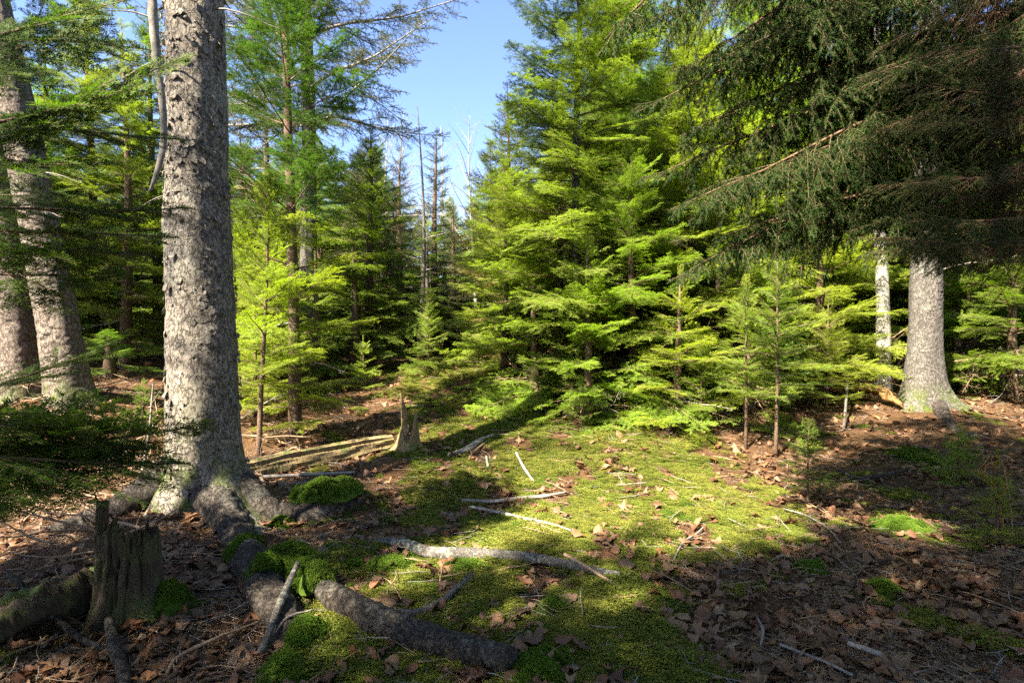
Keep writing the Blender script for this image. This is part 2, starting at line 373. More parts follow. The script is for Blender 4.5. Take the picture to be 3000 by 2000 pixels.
def fir_bough(name, seed, L, mats, per_m=330, ln=.021, wd=.0028, bare=.12, ang=54, wide=.52, droop=.15, lift=.25, sub=True, step=None, simple=False):
    rng = np.random.default_rng(seed); g = Geo(); nd = Needles()
    ax = walk((0, 0, 0), (1, 0, .08), L, 12, rng, .05, droop, lift)
    g.add(*tube(ax, np.linspace(.0045 + .005 * L, .0016, len(ax)), 4), mat=0)
    nd.along(ax, rng, per_m, ln, wd, t0=max(bare, .35), age=.2)
    step = step or (.062 + .022 * L)
    t = bare
    while t < .985:
        for sgn in (-1, 1):
            tt = min(.99, t + rng.uniform(-.3, .3) * step / L)
            if rng.random() < .07: continue
            p, T = at_t(ax, max(0.02, tt))
            prof = wide * (1 - tt) ** .85 * min(1, .45 + tt * 1.6)
            ls = L * prof * rng.uniform(.75, 1.15) + .035
            an = R(ang + rng.normal(0, 7)); S = nrm(np.cross(T, [0, 0, 1])) * sgn
            d = T * math.cos(an) + S * math.sin(an) + np.array([0, 0, rng.normal(.02, .10)])
            k = max(3, int(ls / .06)); P = walk(p, d, ls, k, rng, .07, .22, .25)
            g.add(*tube(P, np.linspace(.0016 + .004 * ls, .0009, len(P)), 3, cap=False), mat=0)
            nd.along(P, rng, per_m, ln, wd, t0=.12 if ls > .15 else 0, age=.15 + .35 * tt)
            if not sub or ls < .07: continue
            u = .16; st2 = (.058 if not simple else .075) / ls
            while u < .96:
                for s2 in (-1, 1):
                    if rng.random() < .12: continue
                    q, T2 = at_t(P, min(.98, u + rng.uniform(-.3, .3) * st2)); l2 = min(.24, ls * .52 * (1 - u) + .03) * rng.uniform(.7, 1.15)
                    S2 = nrm(np.cross(T2, [0, 0, 1])) * s2; a2 = R(50 + rng.normal(0, 8))
                    d2 = T2 * math.cos(a2) + S2 * math.sin(a2) + np.array([0, 0, rng.normal(0, .12)])
                    P2 = walk(q, d2, l2, 2, rng, .06, .1, .1)
                    g.add(*tube(P2, np.linspace(.0013, .0008, len(P2)), 3, cap=False), mat=0)
                    nd.along(P2, rng, per_m, ln, wd, age=.3 + .3 * u)
                u += st2
        t += step / L
    nd.emit(g, 1); return g.mesh(name, mats), L

def spruce_bough(name, seed, L, mats, per_m=560, ln=.019, wd=.0031, green0=.35, droop=.35, lat_droop=.9, lat=.42, step=.075, subl=.22, dead_frac=.9, lift=.45):
    """hanging bough: bare brown twigs near the trunk, needled pendent twigs towards the tip"""
    rng = np.random.default_rng(seed); g = Geo(); nd = Needles()
    ax = walk((0, 0, 0), (1, 0, .1), L, 16, rng, .07, droop, lift)
    g.add(*tube(ax, np.linspace(.007 + .007 * L, .002, len(ax)), 6), mat=0)
    nd.along(ax, rng, per_m, ln, wd, False, t0=max(.6, green0))
    t = .06
    while t < .985:
        for sgn in (-1, 1):
            if rng.random() < .12: continue
            tt = min(.99, t + rng.uniform(-.4, .4) * step / L); p, T = at_t(ax, tt)
            ls = L * lat * (1 - tt) ** .7 * min(1, .5 + 1.5 * tt) * rng.uniform(.6, 1.2) + .05; ls = min(ls, .95)
            an = R(52 + rng.normal(0, 12)); S = nrm(np.cross(T, [0, 0, 1])) * sgn
            d = T * math.cos(an) + S * math.sin(an) + np.array([0, 0, rng.normal(-.05, .15)])
            k = max(4, int(ls / .06)); P = walk(p, d, ls, k, rng, .12, lat_droop * ls * 1.3, .1)
            g.add(*tube(P, np.linspace(.0018 + .0045 * ls, .001, len(P)), 3, cap=False), mat=0)
            gstart = np.clip((green0 - tt) / max(.05, green0) * 1.1, 0, 1.05) + rng.normal(0, .1)
            if gstart < .95: nd.along(P, rng, per_m, ln, wd, False, t0=float(np.clip(gstart, .05, .95)), age=.15 * tt)
            u = .12; st2 = .05 / ls
            while u < .97:
                for s2 in (-1, 1):
                    if rng.random() < .2: continue
                    q, T2 = at_t(P, min(.98, u)); l2 = min(subl, ls * .45 * (1 - u) + .03) * rng.uniform(.5, 1.25)
                    S2 = nrm(np.cross(T2, [0, 0, 1]) + 1e-6) * s2; a2 = R(48 + rng.normal(0, 14))
                    d2 = T2 * math.cos(a2) + S2 * math.sin(a2) + np.array([0, 0, rng.normal(-.2 * lat_droop, .2)])
                    dead = u < gstart
                    if dead and rng.random() > dead_frac: continue
                    P2 = walk(q, d2, l2, 3, rng, .16, lat_droop * .9, 0)
                    g.add(*tube(P2, np.linspace(.0014, .0008, len(P2)), 3, cap=False), mat=0)
                    if not dead: nd.along(P2, rng, per_m, ln, wd, False, age=.2 + .2 * tt)
                u += st2 * rng.uniform(.8, 1.2)
        t += step / L
    nd.emit(g, 1); return g.mesh(name, mats), L

def dead_bough(name, seed, L, mats, step=.09, lat=.4, wob=.14, subs=True):
    rng = np.random.default_rng(seed); g = Geo()
    ax = walk((0, 0, 0), (1, 0, .05), L, 14, rng, wob, .25, .2)
    g.add(*tube(ax, np.linspace(.004 + .006 * L, .0015, len(ax)), 5), mat=0)
    t = .12
    while t < .98:
        p, T = at_t(ax, t); ls = L * lat * (1 - t * .8) * rng.uniform(.3, 1.2)
        d = T * .6 + nrm(rng.normal(size=3) * np.array([.4, 1, .5])) * .8
        P = walk(p, d, ls, 5, rng, wob * 1.6, .2, 0); g.add(*tube(P, np.linspace(.0013 + .004 * ls, .0008, 6), 3, cap=False), mat=0)
        if subs:
            for u in np.arange(.2, .95, .07 / max(.07, ls)):
                q, T2 = at_t(P, u); P2 = walk(q, T2 * .7 + nrm(rng.normal(size=3)) * .8, ls * .4 * rng.uniform(.3, 1), 3, rng, wob * 2, .1, 0)
                g.add(*tube(P2, np.linspace(.0012, .0007, 4), 3, cap=False), mat=0)
        t += step / L * rng.uniform(.6, 1.4)
    return g.mesh(name, mats), L

LIB = {}
def build_lib():
    for kind, mat in (('fir', M_FIR), ('young', M_FIRN)):  # young boughs also stand in for sunlit foliage on tall firs
        LIB[kind] = [fir_bough('fir_bough', 10 + k + (50 if kind == 'young' else 0), L, [M_TWIG, mat], ln=l, wd=w) for k, (L, l, w) in enumerate(
            [(.28, .022, .0034), (.3, .023, .0034), (.6, .026, .0038), (.65, .026, .0038), (.65, .027, .0038), (1.1, .028, .0042), (1.15, .028, .0042), (1.2, .028, .0042), (1.8, .029, .0046), (1.9, .029, .0046)])]
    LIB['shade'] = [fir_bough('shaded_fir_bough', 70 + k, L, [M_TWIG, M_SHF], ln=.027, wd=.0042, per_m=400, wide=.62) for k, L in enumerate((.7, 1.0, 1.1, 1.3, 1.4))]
    LIB['fargreen'] = [fir_bough('far_bough', 90 + k, L, [M_TWIG, M_FIR], per_m=210, ln=.03, wd=.0062, simple=True, step=.10) for k, L in enumerate((.7, 1.3, 1.4, 2.0, 2.1))]
    LIB['spruce'] = [fir_bough('spruce_bough', 120 + k, L, [M_TWIG, M_SPR], per_m=260, ln=.02, wd=.005, simple=True, droop=.35, lift=.5, ang=48, step=.085) for k, L in enumerate((.5, .9, 1.4, 1.5, 2.1))]
    LIB['gold'] = [fir_bough('golden_bough', 140 + k, L, [M_TWIG, M_GLD], per_m=240, ln=.022, wd=.0055, simple=True, step=.09, ang=48) for k, L in enumerate((.5, 1.0, 1.4))]
    LIB['hang'] = [spruce_bough('hanging_bough', 160 + k, L, [M_BRN, M_DRK], green0=gr, step=.062, per_m=520, lat_droop=1.15, droop=.45, lift=.1, subl=.26) for k, (L, gr) in enumerate(((2.6, .30), (2.8, .42), (3.1, .38), (2.2, .2)))]
    LIB['brown'] = [spruce_bough('brown_bough', 180 + k, L, [M_BRN, M_DRK], green0=gr, per_m=300, lat_droop=.6, step=.06) for k, (L, gr) in enumerate(((2.4, .85), (2.7, .95)))]
    LIB['lichen'] = [spruce_bough('lichen_bough', 200 + k, L, [M_GREY, M_LIC], green0=.28, per_m=330, ln=.018, wd=.0045, lat_droop=.25, droop=.5, lift=.7, step=.12, lat=.36, subl=.16, dead_frac=.5) for k, L in enumerate((1.4, 2.0, 2.6, 2.8))]
    LIB['dead'] = [dead_bough('dead_bough', 220 + k, L, [M_GREY]) for k, L in enumerate((.5, .8, 1.2, 1.3))]
    LIB['deadbrown'] = [dead_bough('dead_bough', 225 + k, L, [M_DEAD], step=.06) for k, L in enumerate((.5, .8, 1.2, 1.3))]
    LIB['birch'] = [dead_bough('bare_bough', 240 + k, L, [M_BIRT], step=.16, lat=.5, wob=.10) for k, L in enumerate((1.4, 2.0, 2.2))]
build_lib()

prng = random.Random(5)
def pick(kind, L):
    lib = LIB[kind]; c = sorted(lib, key=lambda q: abs(math.log(q[1] / L)))[:3 if len(lib) > 3 else len(lib)]
    c = [q for q in c if abs(math.log(q[1] / L)) < abs(math.log(c[0][1] / L)) + .3]
    return prng.choice(c)
def bough_matrix(p, az, el, roll, s):
    return Matrix.Translation(Vector(p)) @ Matrix.Rotation(az, 4, 'Z') @ Matrix.Rotation(-el, 4, 'Y') @ Matrix.Rotation(roll, 4, 'X') @ Matrix.Scale(s, 4)
def add_bough(parent, kind, p, az, el, L, roll=None, name='branch', which=None):
    me, L0 = LIB[kind][which] if which is not None else pick(kind, L)
    o = link(name, me, parent); o.matrix_local = bough_matrix(p, az, el, prng.gauss(0, .18) if roll is None else roll, L / L0); return o

def trunk_mesh(name, mat, curve, radii, sides=12, seed=1, flare=0.0, flare_h=.35, lobes=5, rough=.03):
    rng = np.random.default_rng(seed); P = np.asarray(curve, float); n = len(P); r = np.asarray(radii, float)
    g = Geo(); V, F = tube(P, r, sides, rough, rng)
    if flare:
        k = n * sides; ring = V[:k].reshape(n, sides, 3); z = ring[..., 2] - P[0, 2]; th = np.linspace(0, 6.283, sides, endpoint=False)
        f = flare * np.exp(-np.maximum(z, 0) / flare_h) * (1 + .5 * np.sin(th * lobes + seed)[None])
        ring = P[:, None] + (ring - P[:, None]) * (1 + f)[..., None]; V[:k] = ring.reshape(-1, 3)
    g.add(V, F); return g.mesh(name, [mat])

def tree(label, base, height, r0, kind, rmax, crown0=.1, name='fir_tree', cat='fir tree', lean=(0, 0), whorl=.3, per=5, el=(45, -12), mat=None, seed=0,
         dead_below=0, group=None, trunk=True, flare=.3, az_ok=None, shape=.8, top_len=.12, bend=0.02, jitter=.5, low=1.0, el_pow=1.0, sides=10):
    global prng
    prng = random.Random(1000 + seed)
    tr_ = random.Random(77 + seed); tb = tr_.uniform(.78, 1.12); tint = (tb * tr_.uniform(.78, 1.05), tb, tb * tr_.uniform(.8, 1.3), 1)
    base = np.array(base, float); root = empty(name, base); tag(root, label, cat, group)
    n = max(6, int(height / .25)); zz = np.linspace(-.12, height, n)
    def c(z): q = z / height; return np.array([lean[0] * z + bend * math.sin(q * 5 + seed) * height * .3, lean[1] * z + bend * math.cos(q * 4 + seed) * height * .3 - bend * height * .3 * math.cos(seed), z])
    if trunk:
        rad = r0 * np.clip(1 - zz / height, 0, 1.05) ** .8 + .004
        link('trunk', trunk_mesh('trunk', mat or M_BARKF, [c(z) for z in zz], rad, sides, seed, flare, .15 + r0), root)
    crown = empty('crown', (0, 0, 0), root)
    z = crown0 * height; a0 = prng.uniform(0, 6.28)
    while z < height - .04:
        h = (z - crown0 * height) / (height * (1 - crown0))
        Lr = rmax * (1 - h) ** shape * (low + (1 - low) * min(1, h * 5)) + top_len
        k = per if h < .93 else max(3, per - 2)
        a0 += 2.399
        for i in range(k):
            az = a0 + i * 6.283 / k + prng.gauss(0, .25)
            if az_ok and not az_ok(az % 6.283): continue
            e = R(el[1] + (el[0] - el[1]) * h ** el_pow + prng.gauss(0, 6)); L = Lr * prng.uniform(.72, 1.1)
            zz_ = z + prng.uniform(-jitter, jitter) * whorl
            if zz_ > height: zz_ = height - .03
            add_bough(crown, kind, c(zz_), az, e, L).color = tint
        z += whorl * (1 - .45 * h) * prng.uniform(.85, 1.15)
    if trunk and h > .5:
        add_bough(crown, kind, c(height * .985), prng.uniform(0, 6), R(86), max(.15, top_len * 1.6), name='leader')
    for i in range(dead_below):
        zz_ = prng.uniform(.06, max(.1, crown0 + .12)) * height
        add_bough(crown, 'deadbrown' if prng.random() < .6 else 'dead', c(zz_), prng.uniform(0, 6.28), R(prng.gauss(-4, 12)), rmax * prng.uniform(.3, .75) + .1, name='dead_branch')
    return root

# ------------------------------------------------------------------ forest floor
def ground():
    def axis(lo, hi, st, far, gr=1.16):
        a = list(np.arange(lo, hi, st)); s = st; v = a[-1]
        while v < far: s *= gr; v += s; a.append(v)
        s = st; v = a[0]; b = []
        while v > -far: s *= gr; v -= s; b.append(v)
        return np.array(b[::-1] + a)
    xs = axis(-4.0, 4.6, .028, 180); ys = axis(1.4, 8.0, .028, 180)
    X, Y = np.meshgrid(xs, ys, indexing='ij'); Z = gz(X, Y); A = moss_mask(X, Y)
    V = np.stack([X, Y, Z], -1).reshape(-1, 3); ny = len(ys)
    i = (np.arange(len(xs) - 1)[:, None] * ny + np.arange(ny - 1)[None]).ravel()
    g = Geo(); g.add(V, np.stack([i, i + ny, i + ny + 1, i + 1], -1), 0, A.ravel())
    return tag(link('forest_floor', g.mesh('forest_floor', [M_SOIL])), kind='structure')
FLOOR = ground()

# ------------------------------------------------------------------ scattering of uncountable ground cover
def scatter(name, meshes, P, E, S, IDX, label, cat):
    me = bpy.data.meshes.new(name); P = np.asarray(P, np.float32); n = len(P)
    me.vertices.add(n); me.vertices.foreach_set('co', P.ravel())
    for nm, typ, dat in (('rot', 'FLOAT_VECTOR', E), ('scl', 'FLOAT', S), ('idx', 'INT', IDX)):
        a = me.attributes.new(nm, typ, 'POINT'); a.data.foreach_set('vector' if typ == 'FLOAT_VECTOR' else 'value', np.asarray(dat).ravel())
    coll = bpy.data.collections.new(name + '_pieces')
    for k, m in enumerate(meshes):
        coll.objects.link(bpy.data.objects.new('%s_piece_%02d' % (name, k), m))
    ng = bpy.data.node_groups.new(name, 'GeometryNodeTree')
    ng.interface.new_socket('Geometry', in_out='INPUT', socket_type='NodeSocketGeometry'); ng.interface.new_socket('Geometry', in_out='OUTPUT', socket_type='NodeSocketGeometry')
    N = ng.nodes; i = N.new('NodeGroupInput'); o = N.new('NodeGroupOutput'); ins = N.new('GeometryNodeInstanceOnPoints'); ci = N.new('GeometryNodeCollectionInfo')
    ci.inputs['Collection'].default_value = coll; ci.inputs['Separate Children'].default_value = True; ci.inputs['Reset Children'].default_value = True
    def att(nm, t):
        x = N.new('GeometryNodeInputNamedAttribute'); x.data_type = t; x.inputs['Name'].default_value = nm
        return [q for q in x.outputs if q.enabled and q.name == 'Attribute'][0]
    L = ng.links; L.new(i.outputs[0], ins.inputs['Points']); L.new(ci.outputs[0], ins.inputs['Instance']); ins.inputs['Pick Instance'].default_value = True
    L.new(att('idx', 'INT'), ins.inputs['Instance Index'])
    er = N.new('FunctionNodeEulerToRotation'); L.new(att('rot', 'FLOAT_VECTOR'), er.inputs[0]); L.new(er.outputs[0], ins.inputs['Rotation'])
    L.new(att('scl', 'FLOAT'), ins.inputs['Scale']); L.new(ins.outputs[0], o.inputs[0])
    ob = link(name, me); md = ob.modifiers.new('scatter', 'NODES'); md.node_group = ng
    return tag(ob, label, cat, kind='stuff')

def in_view(P, pad=.12):
    x, y, z = P[:, 0], P[:, 1], P[:, 2]
    return (y > .5) & (np.abs(x / np.maximum(y, .1)) < .9 + pad) & ((CAM_Z - z) / np.maximum(y, .1) < .64 + pad)

def moss_tuft(seed, mat, rad=.045, n=70, h=.016, big=1.0):
    rng = np.random.default_rng(seed); g = Geo()
    for k in range(n):
        r = rad * math.sqrt(rng.random()); a = rng.uniform(0, 6.28); p = np.array([r * math.cos(a), r * math.sin(a), -.004])
        hh = h * rng.uniform(.6, 1.3) * (1 - .35 * (r / rad) ** 2)
        top = p + np.array([rng.normal(0, .4) * hh, rng.normal(0, .4) * hh, hh])
        m = 4; aa = rng.uniform(0, 6.28) + np.arange(m) * 6.283 / m; rr = .0055 * big * rng.uniform(.7, 1.4)
        V = [p - [.0012, 0, 0], p + [.0012, 0, 0], top]; F = [[0, 1, 2]]
        for q in aa:
            c, s = math.cos(q), math.sin(q); b = len(V)
            V += [list(top - np.array([0, 0, .002])), list(top + np.array([c * rr * .6 - s * .0016, s * rr * .6 + c * .0016, .0015])), list(top + np.array([c * rr, s * rr, -.001 + rng.normal(0, .001)])), list(top + np.array([c * rr * .6 + s * .0016, s * rr * .6 - c * .0016, .0015]))]
            F.append([b, b + 1, b + 2]); F.append([b, b + 2, b + 3])
        zz = np.array(V)[:, 2]; g.add(V, np.array(F), 0, np.clip(zz / h, 0, 1) * rng.uniform(.7, 1.0), smooth=False)
    return g.mesh('moss_tuft', [mat])

def leaf_mesh(seed):
    """a curled, toothed dead leaf about 8 cm long with thickness given by its curl"""
    rng = np.random.default_rng(seed); n = 7; L = rng.uniform(.055, .09); W = L * rng.uniform(.28, .42)
    t = np.linspace(0, 1, n); w = W * np.sin(np.pi * np.clip(t * .94 + .03, 0, 1)) ** rng.uniform(.6, .9)
    curlx = rng.normal(0, 1.6); curly = rng.uniform(.4, 1.8) * rng.choice([-1, 1]); V = []
    for i in range(n):
        for s in (-1, -.5, 0, .5, 1):
            x = (t[i] - .5) * L; y = s * w[i] * (1 + (.16 * rng.normal() if abs(s) == 1 else 0)); z = curlx * x * x * 8 + curly * y * y * 14 + rng.normal(0, .0016) - (.0015 if s == 0 else 0)
            z += .0025 * math.sin(9 * t[i] + 3 * s + seed)
            V.append((x, y, min(max(z, -.02), .03)))
    V = np.array(V); V[:, 2] -= V[:, 2].min()
    i = (np.arange(n - 1)[:, None] * 5 + np.arange(4)[None]).ravel()
    F = [np.stack([i, i + 5, i + 6, i + 1], -1)]
    g = Geo(); g.add(V, F)
    st = np.array([[-.5 * L, 0, V[2, 2]], [-.5 * L - .02, .004, .003]]); g.add(*tube(np.array([st[0], st.mean(0), st[1]]), .0008, 3, cap=False))
    return g.mesh('leaf', [M_LEAF])

def maple_leaf(seed):
    rng = np.random.default_rng(seed); V = [(0, 0, 0)]; lob = [(-150, .35), (-110, .7), (-85, .45), (-55, .95), (-25, .5), (0, 1.0), (25, .5), (55, .95), (85, .45), (110, .7), (150, .35)]
    s = rng.uniform(.04, .058); cur = rng.normal(0, .5); cu2 = rng.uniform(-1, 1)
    ring = []
    for a, r in lob:
        a = R(a + rng.normal(0, 5)); r = r * s * rng.uniform(.85, 1.1); ring.append((r * math.cos(a), r * math.sin(a)))
    for f in (.5, 1.0):
        for x, y in ring: V.append((x * f, y * f, (cur * x * x + cu2 * y * y * 1.4) * 10 + rng.normal(0, .003) * f))
    m = len(ring); F3 = [[0, 1 + i, 1 + (i + 1)] for i in range(m - 1)]; F4 = [[1 + i, 1 + m + i, 2 + m + i, 2 + i] for i in range(m - 1)]
    V = np.array(V); V[:, 2] = np.clip(V[:, 2], -.02, .03); V[:, 2] -= V[:, 2].min()
    g = Geo(); g.add(V, [np.array(F3), np.array(F4)])
    g.add(*tube(np.array([[0, 0, V[0, 2]], [-.02, .003, .006], [-.045, .01, .002]]), .0009, 3, cap=False))
    return g.mesh('leaf', [M_LEAF])

def twig_mesh(seed, L, mat, r=.0022):
    rng = np.random.default_rng(seed); g = Geo()
    P = walk((-L / 2, 0, .004), (1, 0, 0), L, 5, rng, .16, 0, 0); P[:, 2] = .003 + np.abs(P[:, 2] - .004) * .4
    g.add(*tube(P, np.linspace(r, r * .5, 6), 4))
    for k in range(rng.integers(0, 4)):
        q, T = at_t(P, rng.uniform(.2, .8)); d = T * .7 + np.array([0, rng.choice([-1, 1]) * .7, rng.uniform(0, .3)])
        P2 = walk(q, d, L * rng.uniform(.12, .35), 3, rng, .15, .2, 0); g.add(*tube(P2, np.linspace(r * .6, r * .3, 4), 3, cap=False))
    return g.mesh('twig', [mat])

def litter():
    rng = np.random.default_rng(77)
    # --- leaves, the largest in view as parts of the floor
    leaves = [leaf_mesh(k) for k in range(10)] + [maple_leaf(40 + k) for k in range(4)]
    N = 26000; y = 1.7 + (rng.random(N) ** 1.5) * 9.5; x = rng.uniform(-1, 1, N) * (y * 1.0 + .3)
    mk = moss_mask(x, y); clump = sm((wav(x, y, 9.1, 4.0) * .9 + wav(x, y, 9.9, 10.) * .5 + .15) * 1.6)
    rightdark = sm((x - 1.4) / 1.2) * .25
    keep = rng.random(N) < np.clip((1 - mk) ** 1.3 * (.30 + .70 * clump) + mk * clump ** 2 * .45 - .0 * rightdark, 0, 1) * .95
    x, y = x[keep], y[keep]; z = gz(x, y); P = np.stack([x, y, z + .009 + .016 * moss_mask(x, y)], 1)
    v = in_view(P); P = P[v]; n = len(P)
    e = 1e-2; gx = (gz(P[:, 0] + e, P[:, 1]) - gz(P[:, 0] - e, P[:, 1])) / (2 * e); gy = (gz(P[:, 0], P[:, 1] + e) - gz(P[:, 0], P[:, 1] - e)) / (2 * e)
    E = np.stack([np.arctan(gy) + rng.normal(0, .28, n), -np.arctan(gx) + rng.normal(0, .28, n), rng.uniform(0, 6.28, n)], 1)
    S = .42 + .85 * rng.random(n) ** 1.4; I = rng.integers(0, len(leaves), n)
    P[:, 2] += np.abs(np.sin(E[:, 0]) + np.sin(E[:, 1])) * .008
    order = np.argsort(np.linalg.norm(P - np.array([0, 0, CAM_Z]), axis=1) / S)
    for j in order[:300]:
        o = link('leaf', leaves[I[j]], FLOOR, P[j]); o.rotation_euler = E[j]; s = S[j]; o.scale = (s, s, s)
    r = order[300:]
    scatter('leaf_litter', leaves, P[r], E[r], S[r], I[r], 'brown fallen leaves strewn over the forest floor', 'leaf litter')
    # --- carpet moss
    tufts = [moss_tuft(300 + k, M_MOSS, .05, 46, .024, 2.0) for k in range(6)] + [moss_tuft(320 + k, M_CUSH, .045, 50, .02, 1.5) for k in range(2)]
    N = 90000; y = 1.7 + (rng.random(N) ** 1.35) * 9; x = rng.uniform(-1, 1, N) * (y * .75 + .5)
    mk = moss_mask(x, y); keep = rng.random(N) < sm((mk - .25) / .5); x, y = x[keep], y[keep]
    P = np.stack([x, y, gz(x, y)], 1); v = in_view(P, .05); P = P[v]; n = len(P)
    E = np.stack([rng.normal(0, .15, n), rng.normal(0, .15, n), rng.uniform(0, 6.28, n)], 1)
    scatter('carpet_moss', tufts, P, E, rng.uniform(.55, 1.25, n) * (.75 + .9 * np.clip(wav(P[:, 0], P[:, 1], 12., 7) + .2, 0, 1)), np.where((wav(P[:, 0], P[:, 1], 15., 5) > .45) & (rng.random(n) < .7), rng.integers(6, 8, n), rng.integers(0, 6, n)), 'yellow green moss carpeting the sunlit forest path', 'moss')
    # --- fine twigs and dead needles
    tw = [twig_mesh(400 + k, .05 + .035 * k, M_DEAD if k % 2 else M_GREY, .0011 + .0003 * k) for k in range(6)]
    N = 9000; y = 1.7 + (rng.random(N) ** 1.4) * 9; x = rng.uniform(-1, 1, N) * (y * 1.0 + .3)
    mk = moss_mask(x, y); left = ((x < -1.7) & (y > 2.6) & (y < 7)); keep = rng.random(N) < np.where(left, .9, .45 * (1 - mk) + .22)
    x, y = x[keep], y[keep]; P = np.stack([x, y, gz(x, y) + .008 + .018 * moss_mask(x, y) + rng.random(len(x)) * .008], 1); v = in_view(P); P = P[v]; n = len(P)
    E = np.stack([rng.normal(0, .12, n), rng.normal(0, .15, n), rng.uniform(0, 6.28, n)], 1)
    scatter('twig_litter', tw, P, E, rng.uniform(.6, 1.4, n), rng.integers(0, 6, n), 'thin dead twigs littering the forest floor', 'twigs')
    g = []
    for k in range(4):
        q = Geo(); r2 = np.random.default_rng(600 + k)
        for i in range(46):
            p = np.array([r2.normal(0, .05), r2.normal(0, .05), .002 + r2.random() * .006]); a = r2.uniform(0, 6.28); d = np.array([math.cos(a), math.sin(a), r2.normal(0, .2)]) * r2.uniform(.008, .03); w = np.array([-math.sin(a), math.cos(a), 0]) * .0011
            q.add([p - w, p + w, p + d + w, p + d - w], np.array([[0, 1, 2, 3]]), 0, 0, smooth=False)
        g.append(q.mesh('needle_patch', [M_DEAD if k % 2 else M_BRN]))
    N = 8000; y = 1.7 + (rng.random(N) ** 1.5) * 7; x = rng.uniform(-1, 1, N) * (y * .95 + .3); keep = rng.random(N) < .75 - .5 * moss_mask(x, y)
    x, y = x[keep], y[keep]; P = np.stack([x, y, gz(x, y) + .004], 1); P = P[in_view(P, .05)]; n = len(P)
    scatter('needle_litter', g, P, np.stack([np.zeros(n), np.zeros(n), rng.uniform(0, 6.28, n)], 1), rng.uniform(.7, 1.4, n), rng.integers(0, 4, n), 'fallen brown conifer needles covering bare soil', 'needles')
litter()

# ------------------------------------------------------------------ detailed bark for the big trunks
def vor(u, v, seed, wrap):
    iu = np.floor(u).astype(int); iv = np.floor(v).astype(int); f1 = np.full(u.shape, 9.); f2 = f1.copy(); cid = np.zeros(u.shape); dx = np.zeros(u.shape); dy = np.zeros(u.shape)
    def h(a, b, k):
        q = (a * 374761393 + b * 668265263 + (seed * 7 + k) * 974711) & 0xffffffff
        q = ((q ^ (q >> 13)) * 1274126177) & 0xffffffff; q = q ^ (q >> 16); return (q & 0xffff) / 65535.
    for a in (-1, 0, 1):
        for b in (-1, 0, 1):
            ca = iu + a; cb = iv + b; cw = np.mod(ca, wrap)
            px = ca + h(cw, cb, 1); py = cb + h(cw, cb, 2); ex = u - px; ey = v - py; d = np.hypot(ex, ey)
            n1 = d < f1; f2 = np.where(n1, f1, np.minimum(f2, d)); cid = np.where(n1, h(cw, cb, 3), cid); dx = np.where(n1, ex, dx); dy = np.where(n1, ey, dy); f1 = np.minimum(f1, d)
    return f1, f2, cid, dx, dy
def vn3(x, y, z, seed=0):
    i, j, k = (np.floor(q).astype(np.int64) for q in (x, y, z)); u, v, w = x - i, y - j, z - k
    u, v, w = (q * q * (3 - 2 * q) for q in (u, v, w)); out = 0
    for a in (0, 1):
        for b in (0, 1):
            for c in (0, 1):
                q = ((i + a) * 374761393 + (j + b) * 668265263 + (k + c) * 2147483647 + seed * 974711) & 0xffffffff
                q = ((q ^ (q >> 13)) * 1274126177) & 0xffffffff; q = q ^ (q >> 16)
                out = out + (q & 0xffff) / 65535. * (u if a else 1 - u) * (v if b else 1 - v) * (w if c else 1 - w)
    return out * 2 - 1
def fbm(x, y, z, sc, seed, o=4):
    t = 0; a = 1.0; n = 0
    for k in range(o): t = t + a * vn3(x * sc, y * sc, z * sc, seed + k); n += a; a *= .55; sc *= 2.1
    return t / n
